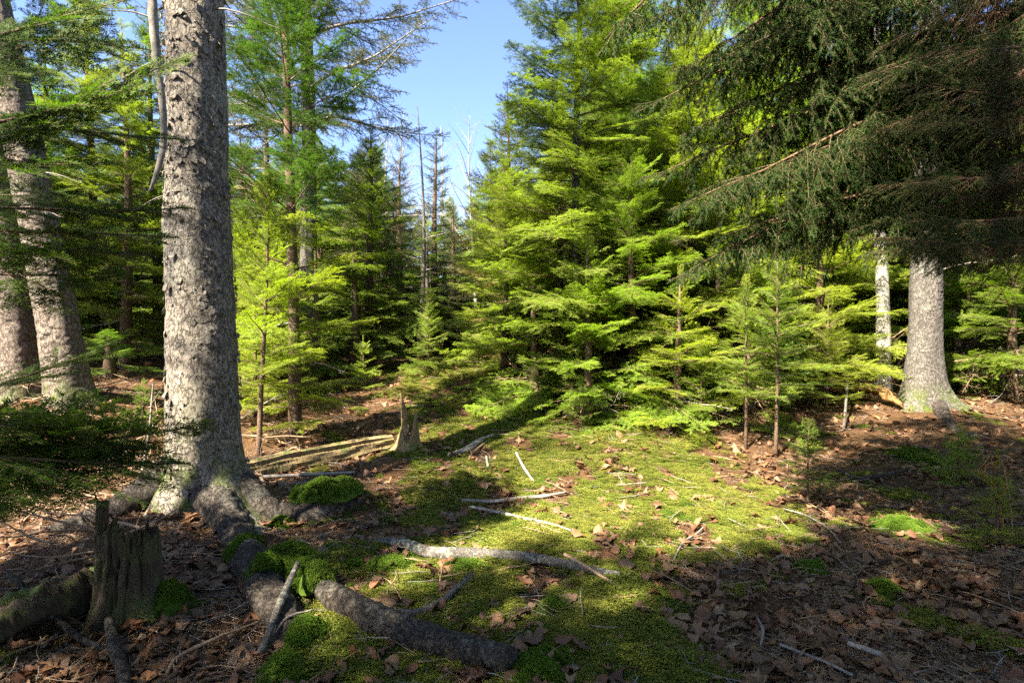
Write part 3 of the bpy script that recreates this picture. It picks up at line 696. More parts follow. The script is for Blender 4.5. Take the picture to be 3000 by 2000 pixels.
def bark_trunk(name, mat, axis, rad, z0, z1, st, seed, flare, amp=.008, cell=.045, knots=()):
    """axis(z) -> xy, rad(z) -> radius; flare(th, z) -> extra radius; overlapping uneven scales as relief"""
    rm = rad(1.2); nth = int(2 * math.pi * rm / st); th = np.linspace(0, 2 * math.pi, nth, endpoint=False)
    zz = np.arange(z0, z1, st * 1.1); TH, ZZ = np.meshgrid(th, zz); wrap = int(round(2 * math.pi * rm / cell))
    X, Y = rm * np.cos(TH), rm * np.sin(TH)
    w1 = fbm(X, Y, ZZ, .55 / cell, seed); w2 = fbm(X, Y, ZZ, .55 / cell, seed + 9)
    u = TH / (2 * math.pi) * wrap; v = ZZ / (cell * 1.25)
    f1, f2, cid, dx, dy = vor(u + w1 * 1.1, v + w2 * 1.1, seed, wrap)
    g1, g2, cid2, ex, ey = vor((u + w2 * .9) * 2, (v + w1 * .9) * 2, seed + 5, wrap * 2)
    tilt = np.clip(-dy * .9 + dx * (cid2 - .5) * .8, -.6, .9)
    loose = sm((fbm(X, Y, ZZ, 5.0, seed + 3, 3) + .15) * 2.2)
    disp = amp * (.6 * cid + .8 * tilt * (.2 + loose) - .5) + amp * .35 * fbm(X, Y, ZZ, 1.2 / cell, seed + 4, 3)
    cr = np.abs(fbm(X, Y, ZZ * .45, .5 / cell, seed + 7, 3)); disp = disp - amp * .55 * np.exp(-(cr / .03) ** 2)
    broad = .010 * np.sin(TH * 3 + ZZ * 1.1 + seed) + .006 * np.sin(TH * 5 - ZZ * 2.3) + .02 * fbm(X, Y, ZZ, 3.0, seed + 2, 2)
    for (kt, kz, kr, kd) in knots:
        d = np.hypot(np.angle(np.exp(1j * (TH - kt))) * rm, ZZ - kz) / kr
        disp = disp + kd * np.exp(-d * d * 1.5) - abs(kd) * 1.6 * np.exp(-d * d * 9)
    r = np.vectorize(rad)(zz)[:, None] + disp + broad * min(1, rm * 4) + flare(TH, ZZ)
    ax = np.array([axis(z) for z in zz])
    V = np.stack([ax[:, 0][:, None] + r * np.cos(TH), ax[:, 1][:, None] + r * np.sin(TH), ZZ], -1).reshape(-1, 3)
    i = np.arange(len(zz) - 1)[:, None] * nth; j = np.arange(nth)[None]; j2 = (j + 1) % nth
    g = Geo(); g.add(V, np.stack([i + j, i + j2, i + nth + j2, i + nth + j], -1).reshape(-1, 4))
    return g.mesh(name, [mat]), r, (lambda t, z: np.array([*axis(z), z]) + (rad(z) + float(flare(np.array(t), np.array(z)))) * np.array([math.cos(t), math.sin(t), 0]))

def bark_flakes(surf, n, seed, z0, z1, mat, parent, size=.03):
    rng = np.random.default_rng(seed); g = Geo()
    for k in range(n):
        t = rng.uniform(0, 6.283); z = rng.uniform(z0, z1); p = surf(t, z); nn = np.array([math.cos(t), math.sin(t), 0]); tt = np.array([-math.sin(t), math.cos(t), 0]); up = np.array([0, 0, 1.])
        if float(fbm(*(np.array([q]) for q in p), 4.0, seed + 2, 3)[0]) < rng.normal(-.02, .22): continue
        s = size * (.35 + 1.9 * rng.random() ** 3); tilt = abs(rng.normal(.0, .14)) + .03 + (.6 if rng.random() < .06 else 0); m = 7; a = np.linspace(0, 6.283, m, endpoint=False); rr = s * .5 * rng.uniform(.65, 1.2, m)
        d1 = -up * math.cos(tilt) + nn * math.sin(tilt); ro = rng.normal(0, .7); ca, sa = math.cos(ro), math.sin(ro); w = tt * ca + up * sa * .3
        c = p + nn * (.003 + s * .22 * math.sin(tilt)) + 0 * up
        outer = np.array([c + w * math.cos(q) * r + d1 * math.sin(q) * r * .8 + nn * .25 * r * math.cos(q) ** 2 for q, r in zip(a, rr)]); th = nrm(np.cross(w, d1)) * .0022
        V = np.concatenate([outer + th, outer - th]); F = [np.arange(m)[None], np.arange(m)[::-1][None] + m, np.stack([np.arange(m), np.arange(m) + m, (np.arange(m) + 1) % m + m, (np.arange(m) + 1) % m], -1)]
        g.add(V, F, 0, 0, smooth=False)
    o = link('bark_flakes', g.mesh('bark_flakes', [mat]), parent); o['kind'] = 'stuff'; return o

def root_tube(name, pts, rads, mat, parent, sides=16, seed=0, rough=.05, n=40):
    rng = np.random.default_rng(seed); P = spline(pts, n); t = np.linspace(0, 1, n); r = np.interp(t, np.linspace(0, 1, len(rads)), rads)
    k = np.arange(n)[:, None]; V, F = tube(P, r, sides, 0, rng); q = n * sides
    ring = V[:q].reshape(n, sides, 3); th = np.linspace(0, 6.283, sides, endpoint=False)[None]
    f = 1 + rough * (np.sin(th * 2 + k * 9.2 / n + seed) + .7 * np.sin(th * 3 - k * 16. / n + seed * 2) + .5 * np.sin(th * 5 + k * 30. / n))
    rm = max(rads); X, Y, Z = ring[..., 0], ring[..., 1], ring[..., 2]
    f = f + rough * 2.2 * fbm(X, Y, Z, .9 / rm, seed, 4) + rough * 2.4 * fbm(X, Y, Z, 4.0 / rm, seed + 3, 4)
    kn = (np.abs(fbm(X, Y, Z, .35 / rm, seed + 8, 2)) < .04); f = f - rough * .8 * kn
    V[:q] = (P[:, None] + (ring - P[:, None]) * f[..., None]).reshape(-1, 3)
    g = Geo(); g.add(V, F); return link(name, g.mesh(name, [mat]), parent)

def main_spruce():
    b = G(*gp(466, 1218)[:2]); b = np.array([(-.543) * 4.1, 4.1, float(gz(-.543 * 4.1, 4.1))]); global MAIN; MAIN = b
    root = empty('spruce_tree', b); tag(root, 'large spruce with flaky grey bark, mossy roots and bare lower trunk', 'spruce tree')
    rad = lambda z: .244 - .013 * z - .0007 * z * z if z < 5 else max(.02, .1615 * (1 - (z - 5) / 9.5))
    axis = lambda z: (-.018 * z + .012 * math.sin(z * 1.7), .01 * z)
    lob = [(-.72, .30, .30), (-.10, .26, .36), (-2.2, .08, .22), (2.6, .12, .3), (1.2, .12, .3)]
    def flare(t, z):
        f = .06 * np.exp(-np.maximum(z, -.1) / .25)
        for a, h, s in lob: f = f + h * np.exp(-(np.angle(np.exp(1j * (t - a))) / s) ** 2) * np.exp(-np.maximum(z, -.15) / .17) * .8
        return f
    kn = [(-1.9, 1.55, .07, .018), (-1.5, 1.95, .06, -.012), (-1.1, 2.3, .035, .014), (-.8, 1.2, .03, .016), (-2.3, 2.9, .05, .02), (-.9, 3.1, .03, .014), (-1.3, 1.02, .03, .013), (-.75, 1.75, .03, .016), (-1.9, 2.55, .05, .012)]
    me, r, surf = bark_trunk('trunk', M_BARK, axis, rad, -.12, 6.2, .0068, 3, flare, .0042, .05, kn)
    link('trunk', me, root)
    zz = np.linspace(6.0, 14, 26); link('upper_trunk', trunk_mesh('upper_trunk', M_BARK, [(*axis(z), z) for z in zz], [rad(z) for z in zz], 14, 3), root)
    bark_flakes(surf, 2600, 5, .12, 4.5, M_FLAKE, root, .034)
    L = lambda pts: [np.array(p) - b for p in pts]
    g1 = lambda px, py, dz=0.: gp(px, py) + np.array([0, 0, dz])
    root_tube('root', L([b + [.12, -.12, .10], g1(545, 1235, .0), g1(570, 1295, .02), g1(610, 1375, .03), g1(660, 1445, .02), g1(700, 1530, -.04)]), [.15, .11, .095, .09, .08, .04], M_ROOT, root, 48, seed=1, n=220, rough=.075)
    root_tube('root', L([b + [.16, .0, .12], g1(620, 1180, .0), g1(720, 1185, .0), g1(800, 1155, -.03), g1(860, 1125, -.12)]), [.16, .12, .10, .08, .05], M_ROOT, root, 48, seed=2, n=200, rough=.075)
    root_tube('root', L([b + [-.15, -.1, .2], G(-2.75, 3.8, .02), G(-3.1, 3.6, -.06)]), [.14, .1, .06], M_ROOT, root, seed=4)
    crown = empty('crown', (0, 0, 0), root); global prng; prng = random.Random(3)
    z = 7.4
    while z < 13.8:
        for k in range(4): add_bough(crown, 'lichen', (*axis(z), z), prng.uniform(0, 6.28), R(prng.gauss(5, 8)), max(.5, 2.2 * (1 - (z - 6) / 8.5)))
        z += .45
    for (t, z, L_) in ((-2.6, 3.9, .5), (-.4, 4.1, .6), (2.9, 3.2, .45), (-.2, 3.5, .5), (3.0, 2.2, .3)):
        add_bough(crown, 'dead', surf(t, z) - np.array([0, 0, 0]), t, R(-8), L_, name='dead_branch')
    return root
main_spruce()

# two leaning trunks at the left
def leaning_trunks():
    out = []
    for k, (bx, by, top, r0, lab) in enumerate(((165, 972, (95, 560), .205, 'reddish leaning spruce trunk between its twin and the large grey trunk'), (55, 985, (5, 560), .195, 'reddish leaning spruce trunk cut by the frame edge, its twin beside it'))):
        p0 = at(bx, by, 5.7 + .15 * k); p0[2] = gz(p0[0], p0[1]) - .02; p1 = at(top[0], top[1], 5.75 + .15 * k); s = (p1[:2] - p0[:2]) / (p1[2] - p0[2])
        root = empty('spruce_tree', p0); tag(root, lab, 'spruce tree', 'leaning spruce pair')
        rad = lambda z, r0=r0: r0 * (.93 - .055 * z) + .0 ; ax = lambda z, s=s: (s[0] * z + .02 * math.sin(z), s[1] * z)
        fl = lambda t, z: .05 * np.exp(-np.maximum(z, -.1) / .2) * (1 + .6 * np.sin(t * 4 + 1))
        me, _, surf = bark_trunk('trunk', M_BARKR, ax, lambda z, f=rad: max(.05, f(z)), -.2, 4.6, .011, 9 + k, fl, .008, .05)
        link('trunk', me, root); crown = empty('crown', (0, 0, 0), root)
        zz = np.linspace(4.4, 9.5, 18); link('upper_trunk', trunk_mesh('upper_trunk', M_BARKR, [(*ax(z), z) for z in zz], np.linspace(rad(4.4), .03, 18), 12, k), root)
        global prng; prng = random.Random(30 + k)
        for i in range(5): z = prng.uniform(5.2, 9.3); add_bough(crown, 'lichen', (*ax(z), z), prng.uniform(0, 6.28), R(prng.gauss(0, 10)), max(.6, 2.0 * (1 - (z - 4.5) / 6.0)))
        for i in range(4): z = prng.uniform(1.2, 3.8); t = prng.uniform(-2.2, .6); add_bough(crown, 'dead', surf(t, z), t, R(prng.gauss(0, 15)), prng.uniform(.3, .8), name='dead_branch')
leaning_trunks()

def right_spruce():
    p = at(2120, 965, 6.9); b = np.array([p[0], p[1], float(gz(p[0], p[1]))]); root = empty('spruce_tree', b)
    tag(root, 'stout grey spruce half sunlit, standing behind the overhanging boughs', 'spruce tree')
    rad = lambda z: max(.05, .188 - .015 * z); ax = lambda z: (.006 * z, 0.0)
    lob = [(-.4, .14, .35), (-2.6, .10, .4), (1.0, .1, .4)]
    def fl(t, z):
        f = .10 * np.exp(-np.maximum(z, -.1) / .25)
        for a, h, s in lob: f = f + h * np.exp(-(np.angle(np.exp(1j * (t - a))) / s) ** 2) * np.exp(-np.maximum(z, -.15) / .15)
        return f
    me, _, surf = bark_trunk('trunk', M_BARKG, ax, rad, -.2, 5.6, .011, 21, fl, .008, .04); link('trunk', me, root)
    zz = np.linspace(5.4, 10.5, 16); link('upper_trunk', trunk_mesh('upper_trunk', M_BARKG, [(*ax(z), z) for z in zz], np.linspace(rad(5.4), .03, 16), 12, 2), root)
    crown = empty('crown', (0, 0, 0), root); global prng; prng = random.Random(8)
    for i in range(16): z = prng.uniform(4.6, 10); add_bough(crown, 'spruce', (*ax(z), z), prng.uniform(0, 6.28), R(prng.gauss(-5, 10)), max(.6, 2.1 * (1 - (z - 3.5) / 7.5)))
    for i in range(7): z = prng.uniform(1.4, 4.5); t = prng.uniform(-3.1, .1); add_bough(crown, 'dead', surf(t, z), t, R(prng.gauss(-5, 15)), prng.uniform(.5, 1.2), name='dead_branch')
    g1 = lambda px, py, dz=0.: gp(px, py) + np.array([0, 0, dz]) - b
    root_tube('root', [np.array([.1, -.05, .06]), g1(2190, 985, -.02), g1(2250, 1000, -.03), g1(2330, 1010, -.08)], [.10, .07, .05, .03], M_ROOT, root, seed=7)
right_spruce()

# ------------------------------------------------------------------ trees
def base_px(px, Y): x = (px - 1176) / FP * Y; return G(x, Y)
def top_h(px, py, Y, b): return at(px, py, Y)[2] - b[2]

def trees():
    # slim fir left of the path and what stands around it
    b = base_px(668, 6.0)
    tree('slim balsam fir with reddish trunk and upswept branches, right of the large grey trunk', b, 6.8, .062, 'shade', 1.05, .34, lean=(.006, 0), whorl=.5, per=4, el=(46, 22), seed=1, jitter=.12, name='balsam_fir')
    c = [o for o in bpy.data.objects if o.name.startswith('balsam_fir')][0].children[1]
    global prng
    prng = random.Random(2)
    for z, az, L, e in ((.12, -1.9, .55, 4), (.16, -.9, .75, 0), (.3, -2.6, .8, 6), (.34, -.5, .9, 8), (.5, -1.4, .85, 10), (.52, .4, .9, 6), (.7, -2.9, .8, 8), (.78, -1.0, 1.0, 12), (.95, -2.0, .8, 6), (1.05, -.2, 1.1, 12), (1.3, -2.7, .9, 10), (1.4, -.8, 1.1, 14), (1.55, -1.7, .9, 12), (1.75, .2, 1.1, 14), (1.8, -2.5, .95, 12), (1.95, -1.1, 1.0, 18)):
        add_bough(c, 'young', (.006 * z, 0, z), az, R(e), L * .9)
    for z, az in ((.2, .6), (.45, -2.2), (.85, -.4), (1.2, 2.8)): add_bough(c, 'dead', (0, 0, z), az, R(-5), .7, name='dead_branch')
    b = base_px(596, 5.4)
    tree('bright young fir in sun, its leader beside the large trunk', b, top_h(605, 425, 5.4, b), .022, 'young', .55, .30, whorl=.22, per=4, el=(52, 12), seed=4, name='young_fir', lean=(.03, 0))
    for k, (px, Y, tp, rm, lab) in enumerate(((585, 6.6, 600, .6, 'bright little fir squeezed beside the large trunk'), (640, 7.6, 540, .8, 'bright fir behind the slim fir trunk'), (560, 8.4, 470, .9, 'bright fir behind the right edge of the large trunk'))):
        b = base_px(px, Y); tree(lab, b, top_h(px, tp, Y, b), .02, 'young', rm, .05, whorl=.2, per=5, el=(46, 4), seed=150 + k, name='young_fir', cat='fir tree', sides=8)
    b = base_px(705, 9.2)
    tree('tall grey lichen covered spruce with sparse boughs against the sky', b, 10.5, .15, 'lichen', 2.9, .36, whorl=.42, per=4, el=(20, -2), seed=6, name='spruce_tree', cat='spruce tree', mat=M_BARKG, dead_below=6, shape=.45)
    b = base_px(610, 10.5)
    tree('broken lichen spruce behind the slim fir', b, 5.2, .12, 'lichen', 1.3, .2, whorl=.4, per=4, el=(20, -10), seed=61, name='spruce_tree', cat='spruce tree', mat=M_BARKG, dead_below=4, shape=.4)
    # left of the path
    for k, (px, Y, tp, rm, kd, lab) in enumerate((
        (850, 10.0, 300, 1.5, 'young', 'yellow green fir, rounded top beside the sky gap, left of the path'),
        (725, 8.4, 600, .7, 'young', 'low dense fir just right of the slim fir'),
        (815, 9.4, 540, .8, 'fir', 'dark low fir bordering the left side of the path'),
        (735, 12.0, 330, 1.5, 'young', 'mid green fir behind the slim fir'),
        (920, 13.5, 345, 1.2, 'spruce', 'dark pointed spruce, left one of the two at the path end'),
        (1000, 14.5, 300, .9, 'spruce', 'thin dark spruce spire, right one of the two at the path end'),
        (900, 16.0, 420, 1.5, 'spruce', 'dark spruce filling the shade at the path end'),
        (1040, 17.0, 470, 1.4, 'spruce', 'dark bluish spruce low in the sky gap'))):
        b = base_px(px, Y)
        tree(lab, b, top_h(px, tp, Y, b), .035 + .006 * Y, kd, rm, .12, whorl=.30, per=5, el=(42, -14), seed=10 + k, dead_below=5, name='spruce_tree' if kd == 'spruce' else 'fir_tree', cat='spruce tree' if kd == 'spruce' else 'fir tree')
    # left background
    for k, (px, Y, tp, rm, kd, lab) in enumerate((
        (292, 8.5, 60, 1.3, 'young', 'sunlit fir with thin trunk, between leaning trunks and large grey trunk'),
        (215, 10.0, -60, 1.7, 'young', 'yellow green fir behind the leaning trunks'),
        (360, 11.0, 20, 1.7, 'fir', 'tall fir hidden behind the large grey trunk'),
        (110, 9.5, 100, 1.4, 'fir', 'dark fir behind the gap of the leaning trunks'),
        (250, 7.4, 760, .7, 'fir', 'low fir bush right of the leaning trunks'),
        (470, 13.0, 130, 1.7, 'fir', 'fir behind the large grey trunk, showing on its right edge'),
        (20, 11.0, 40, 1.8, 'young', 'sunlit fir at the left frame edge'),
        (560, 12.5, 280, 1.6, 'lichen', 'pale lichen fir seen right of the large grey trunk'))):
        b = base_px(px, Y)
        tree(lab, b, top_h(px, tp, Y, b), .04 + .005 * Y, kd, rm, .10, whorl=.34, per=5, el=(38, -12), seed=30 + k, dead_below=6, name='fir_tree', cat='fir tree')
    # right clump
    for k, (px, Y, tp, rm, kd, lab, c0) in enumerate((
        (1330, 7.4, -560, 1.7, 'young', 'tall fir with grey trunk, bluish tips against the sky right of the gap', .12),
        (1165, 10.6, 200, 1.5, 'gold', 'golden topped spruce behind the tall fir', .12),
        (1160, 8.6, 430, 1.0, 'young', 'bright fir at the left end of the sunny clump', .04),
        (1225, 7.4, 560, 1.05, 'young', 'bright fir in the middle of the sunny clump', .04),
        (1450, 7.0, 330, 1.25, 'young', 'sunny fir right of the tall fir', .06),
        (1590, 8.0, -120, 1.8, 'young', 'tall sunny fir behind the hanging boughs', .08),
        (1560, 6.4, 640, .85, 'young', 'low bright fir below the hanging bough tips', .06),
        (1720, 6.9, 500, 1.15, 'young', 'bright fir behind the thin saplings', .06),
        (1880, 8.0, 330, 1.4, 'young', 'yellow green fir behind the brown twigs', .08),
        (1450, 10.2, -200, 2.0, 'fir', 'tall shaded fir at the back of the sunny clump', .1),
        (1760, 10.2, -220, 2.1, 'young', 'tall fir at the back right of the clump', .1),
        (1980, 9.8, -60, 1.8, 'young', 'lit fir between the pale trunk and the clump', .1),
        (2230, 8.6, 280, 1.5, 'fir', 'dark fir right of the stout grey spruce', .05),
        (2330, 7.6, 400, 1.4, 'fir', 'dark fir thicket at the right frame edge', .05),
        (2420, 9.4, 60, 1.8, 'fir', 'tall dark fir beyond the right frame edge', .05),
        (1160, 10.0, 350, 1.4, 'young', 'fir filling the clump below the golden topped spruce', .05),
        (1350, 6.6, 560, .9, 'young', 'bushy fir before the grey trunk of the tall fir', .05),
        (1650, 7.4, 420, 1.2, 'fir', 'fir between the tall sunny fir and the saplings', .06),
        (1290, 9.0, 250, 1.5, 'young', 'sunlit fir just behind the tall fir', .06),
        (2090, 9.4, 250, 1.6, 'fir', 'dim fir behind the stout grey spruce', .06))):
        b = base_px(px, Y)
        tree(lab, b, top_h(px, tp, Y, b), .03 + .004 * Y, kd, rm, c0, whorl=.27 if kd != 'gold' else .35, per=5, el=(40, -8), seed=60 + k, dead_below=14, name='spruce_tree' if kd == 'gold' else 'fir_tree', cat='spruce tree' if kd == 'gold' else 'fir tree', mat=M_BARKG if k == 0 else None)
    # saplings
    for k, (px, py, tp, rm, kd, lab, wh, r0) in enumerate((
        (984, 858, 685, .42, 'young', 'small pointed fir sapling alone at the end of the path', .12, .014),
        (1235, 935, 835, .55, 'fir', 'low spreading fir bush in front of the sunny clump', .12, .016),
        (1345, 955, 785, .48, 'young', 'young fir with star shaped leader beside the low bush', .13, .014),
        (1335, 990, 890, .33, 'fir', 'lowest little fir spreading over the shaded needles', .11, .01),
        (1782, 1050, 600, .50, 'fir', 'thin dark fir sapling with bare stem, before the clump', .15, .016),
        (1712, 1030, 655, .42, 'young', 'thin sapling just left of the dark bare stemmed sapling', .16, .013),
        (1855, 1160, 1000, .22, 'fir', 'tiny fir seedling on shaded leaf litter', .09, .005),
        (1470, 960, 830, .5, 'young', 'short fir between the bush and the thin saplings', .12, .012),
        (1610, 985, 800, .5, 'young', 'short spreading fir left of the thin saplings', .13, .012),
        (1900, 935, 700, .55, 'young', 'yellow green sapling before the pale trunk', .15, .014),
        (835, 895, 790, .34, 'young', 'low sunlit fir at the left edge of the path', .13, .012),
        (2290, 1250, 1080, .20, 'young', 'fir seedling beside orange fern stems', .08, .005),
        (2200, 1110, 1005, .30, 'young', 'low fir seedling with bright tips at the right', .08, .006),
        (330, 985, 900, .3, 'fir', 'little fir by the large grey trunk, on the brush', .11, .008))):
        p = gp(px, py); b = G(p[0], p[1]); H = top_h(px, tp, p[1], b); c0 = .06 if k not in (4, 5, 6) else .34
        tree(lab, b, H, r0, kd, rm, c0, whorl=wh, per=4, el=(48, 4), seed=90 + k, name='fir_sapling', cat='sapling', flare=.1, sides=8, top_len=.07, bend=.01)
    # pale trunk and dead or bare trees
    b = base_px(2030, 7.6)
    root = empty('maple_tree', b); tag(root, 'slender pale barked trunk left of the stout grey spruce', 'tree')
    zz = np.linspace(-.1, 7.5, 30); link('trunk', trunk_mesh('trunk', M_BIRCH, [(-.03 * z + .03 * math.sin(z * 1.3), .02 * math.sin(z), z) for z in zz], .095 - .011 * zz, 16, 5, .3, .2), root)
    crown = empty('crown', (0, 0, 0), root)
    for k in range(9): z = 3.5 + .42 * k; add_bough(crown, 'birch', (-.03 * z, 0, z), prng.uniform(0, 6.28), R(35), 1.2)
    for k, (px, Y, tp, lab) in enumerate(((962, 12.5, 245, 'thin bare dead tree standing in the sky gap'), (1085, 19, 265, 'pale bare tree right in the sky gap'), (925, 20, 255, 'bare birch left behind the thin dead tree'), (885, 21, 270, 'bare birch leftmost behind the pointed spruce'), (1010, 22, 290, 'bare birch with curved twigs right of the thin dead tree'))):
        b = base_px(px, Y); h = top_h(px, tp, Y, b); root = empty('bare_tree', b); tag(root, lab, 'bare tree')
        zz = np.linspace(-.1, h, 24); cx = lambda z: .12 * math.sin(z * .6 + k); link('trunk', trunk_mesh('trunk', M_BIRCH if k else M_BARKG, [(cx(z), 0, z) for z in zz], np.linspace(.06 + .02 * (k > 0), .008, 24), 8, k), root)
        crown = empty('crown', (0, 0, 0), root)
        for i in range(26): z = h * (.35 + .63 * i / 26); add_bough(crown, 'birch' if k else 'dead', (cx(z), 0, z), i * 2.4, R(prng.gauss(48 if k else 15, 12)), (1.0 if not k else 2.6) * (1.05 - i / 26 * .75), name='bare_branch')
trees()

# ------------------------------------------------------------------ trees whose boughs hang into the picture
def overhang():
    global prng
    prng = random.Random(21)
    b = G(4.3, 2.9); root = empty('spruce_tree', b); tag(root, 'big spruce whose dark brown twigged boughs hang in from the right', 'spruce tree')
    zz = np.linspace(-.2, 9, 40); link('trunk', trunk_mesh('trunk', M_BARKR, [(0, 0, z) for z in zz], .22 - .021 * zz, 18, 4, .5, .3), root)
    crown = empty('crown', (0, 0, 0), root); b = np.array(b)
    spec = [  # start pixel, depth; tip pixel, depth; kind
        ((2560, -300), 3.0, (1500, 120), 3.6, 'hang', 0), ((2560, -150), 3.0, (1470, 300), 3.5, 'hang', 2), ((2600, -50), 3.1, (1560, 400), 3.7, 'hang', 1), ((2600, 60), 3.0, (1480, 470), 3.5, 'hang', 2),
        ((2560, 190), 3.0, (1530, 560), 3.4, 'hang', 1), ((2560, 320), 3.1, (1500, 570), 3.5, 'hang', 0), ((2600, 380), 2.9, (1640, 570), 3.2, 'hang', 3), 
        ((2600, -450), 3.1, (1620, 0), 3.5, 'hang', 1), ((2500, -560), 3.2, (1540, -80), 3.9, 'hang', 2), ((2600, -120), 3.4, (1750, 330), 4.2, 'hang', 3),
        ((2600, 330), 2.7, (1950, 560), 2.9, 'brown', 0), ((2600, 60), 2.6, (1980, 380), 2.7, 'brown', 1), ((2600, 520), 2.8, (2000, 640), 2.7, 'brown', 1), ((2500, -160), 2.8, (2000, 170), 2.8, 'brown', 0),
        ((2600, 470), 2.5, (2080, 540), 2.3, 'brown', 0), ((2620, 380), 2.3, (2000, 480), 2.4, 'brown', 1), ((2620, 200), 2.4, (2060, 330), 2.4, 'brown', 0), ((2620, 600), 2.4, (1980, 600), 2.5, 'brown', 1), ((2620, 90), 2.3, (2120, 170), 2.3, 'brown', 1), ((2600, 0), 3.1, (2050, 230), 2.7, 'brown', 1)]
    extra = []
    for (s, Ys, t, Yt, kd, w) in spec:
        for k in range(1 if s[1] < 200 or kd == 'brown' else 0):
            j = prng.gauss; extra.append(((s[0] + j(0, 30), s[1] + j(0, 70)), Ys + j(0, .25), (t[0] + 120 + j(0, 170), t[1] + j(0, 70)), Yt + j(0, .35), 'hang', prng.randrange(4)) if kd == 'hang' else ((s[0] + j(0, 30), s[1] + j(0, 60)), Ys + j(0, .2), (t[0] + 150 + j(0, 100), t[1] + j(0, 50)), Yt + j(0, .2), 'brown', prng.randrange(2)))
    for (s, Ys, t, Yt, kd, w) in spec + extra:
        p = at(*s, Ys); q = at(*t, Yt); d = q - p; L = np.linalg.norm(d); az = math.atan2(d[1], d[0]); el = math.atan2(d[2], math.hypot(d[0], d[1]))
        add_bough(crown, kd, p - b, az, el + .10, L * 1.0, roll=prng.gauss(0, .15), which=w)
    for i in range(9):
        z = prng.uniform(4.6, 8.6); az = prng.uniform(0, 6.28)
        add_bough(crown, 'hang', (0, 0, z), az, R(-8), max(.7, 2.6 * (1 - (z - 3) / 7)))
    # left overhanging fir
    b = G(-3.1, 2.2); root = empty('fir_tree', b); tag(root, 'fir whose dark flat boughs reach in from the left frame edge', 'fir tree')
    zz = np.linspace(-.2, 3.2, 24); link('trunk', trunk_mesh('trunk', M_BARKF, [(0, 0, z) for z in zz], .08 - .022 * zz, 14, 4, .4, .2), root)
    crown = empty('crown', (0, 0, 0), root); b = np.array(b)
    spec = [((-160, 420), 2.3, (370, 90), 2.6), ((-160, 120), 2.3, (300, 30), 2.7), ((-120, 300), 2.2, (350, 240), 2.5), ((-150, 480), 2.3, (420, 490), 2.7), ((-150, 560), 2.2, (330, 610), 2.5),
            ((-150, 380), 2.1, (260, 400), 2.3), ((-120, 930), 2.3, (250, 800), 3.0), ((-150, 1060), 2.3, (470, 985), 2.8), ((-150, 1120), 2.2, (380, 1090), 2.6),
            ((-150, 1010), 2.4, (330, 1010), 3.0), ((-160, 1150), 2.0, (130, 1150), 2.2)]
    spec += [((-170, 60), 2.4, (330, 140), 3.0), ((-170, 180), 2.3, (250, 60), 2.6), ((-160, 260), 2.5, (400, 330), 3.1), ((-170, 330), 2.2, (200, 300), 2.5), ((-160, 520), 2.5, (390, 570), 3.0), ((-170, 620), 2.3, (280, 660), 2.7), ((-160, -60), 2.4, (280, -20), 2.9), ((-170, 440), 2.5, (150, 470), 2.8), ((-170, 150), 2.1, (120, 190), 2.3), ((-160, 560), 2.1, (160, 600), 2.4)]
    spec += [((-160, 960 + 22 * k), 2.0 + .1 * (k % 4), (90 + 80 * (k % 5), 955 + 30 * k), 2.3 + .13 * (k % 5)) for k in range(7)]
    for (s, Ys, t, Yt) in spec:
        p = at(*s, Ys); q = at(*t, Yt); d = q - p; L = np.linalg.norm(d) * 1.05; az = math.atan2(d[1], d[0]); el = math.atan2(d[2], math.hypot(d[0], d[1]))
        up = p[2] > CAM_Z
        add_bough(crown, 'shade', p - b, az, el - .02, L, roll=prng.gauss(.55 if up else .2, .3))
    for i in range(20):
        z = prng.uniform(1.0, 3.1); add_bough(crown, 'shade', (0, 0, z), prng.uniform(2.4, 5.2), R(10), max(.3, 1.1 * (1 - (z - 1) / 2.6)))
    tree('sparse lichen spruce standing out of view to the left', G(-6.3, -.5), 11.5, .15, 'lichen', 1.6, .52, whorl=.55, per=3, el=(20, -5), seed=230, name='spruce_tree', cat='spruce tree', mat=M_BARKG, shape=.5)
    # trees standing behind the camera that shade the foreground
    for k, (x, y, h, rm, c0) in enumerate(((-2.3, -.8, 7.6, 1.6, .3), (-3.7, -.9, 7.4, 1.5, .28), (-5.0, -.7, 7.6, 1.5, .3), (-3.4, -3.8, 12, 2.4, .2), (-5.8, -4.4, 12, 2.4, .2), (0.2, -3.4, 11, 2.4, .2), (-1.35, -1.0, 9.2, 1.75, .36), (2.2, -1.4, 10, 2.0, .35), (5.2, -.6, 12, 2.4, .2), (3.6, -4.2, 12, 2.4, .15), (7.4, 2.2, 11, 2.3, .15), (-1.8, -5.6, 12, 2.4, .15), (7.2, 4.6, 10, 2.0, .12), (-8.8, 4.6, 10, 2.0, .12), (-8.4, 7.2, 10, 2.0, .1))):
        tree('shading spruce standing out of view behind the viewer', G(x, y), h, .16 if h > 10 else .09, 'fargreen', rm, c0, whorl=.46, per=4, el=(30, -12), seed=200 + k, name='spruce_tree', cat='spruce tree', mat=M_BARKR, group='spruces behind the viewer')
overhang()

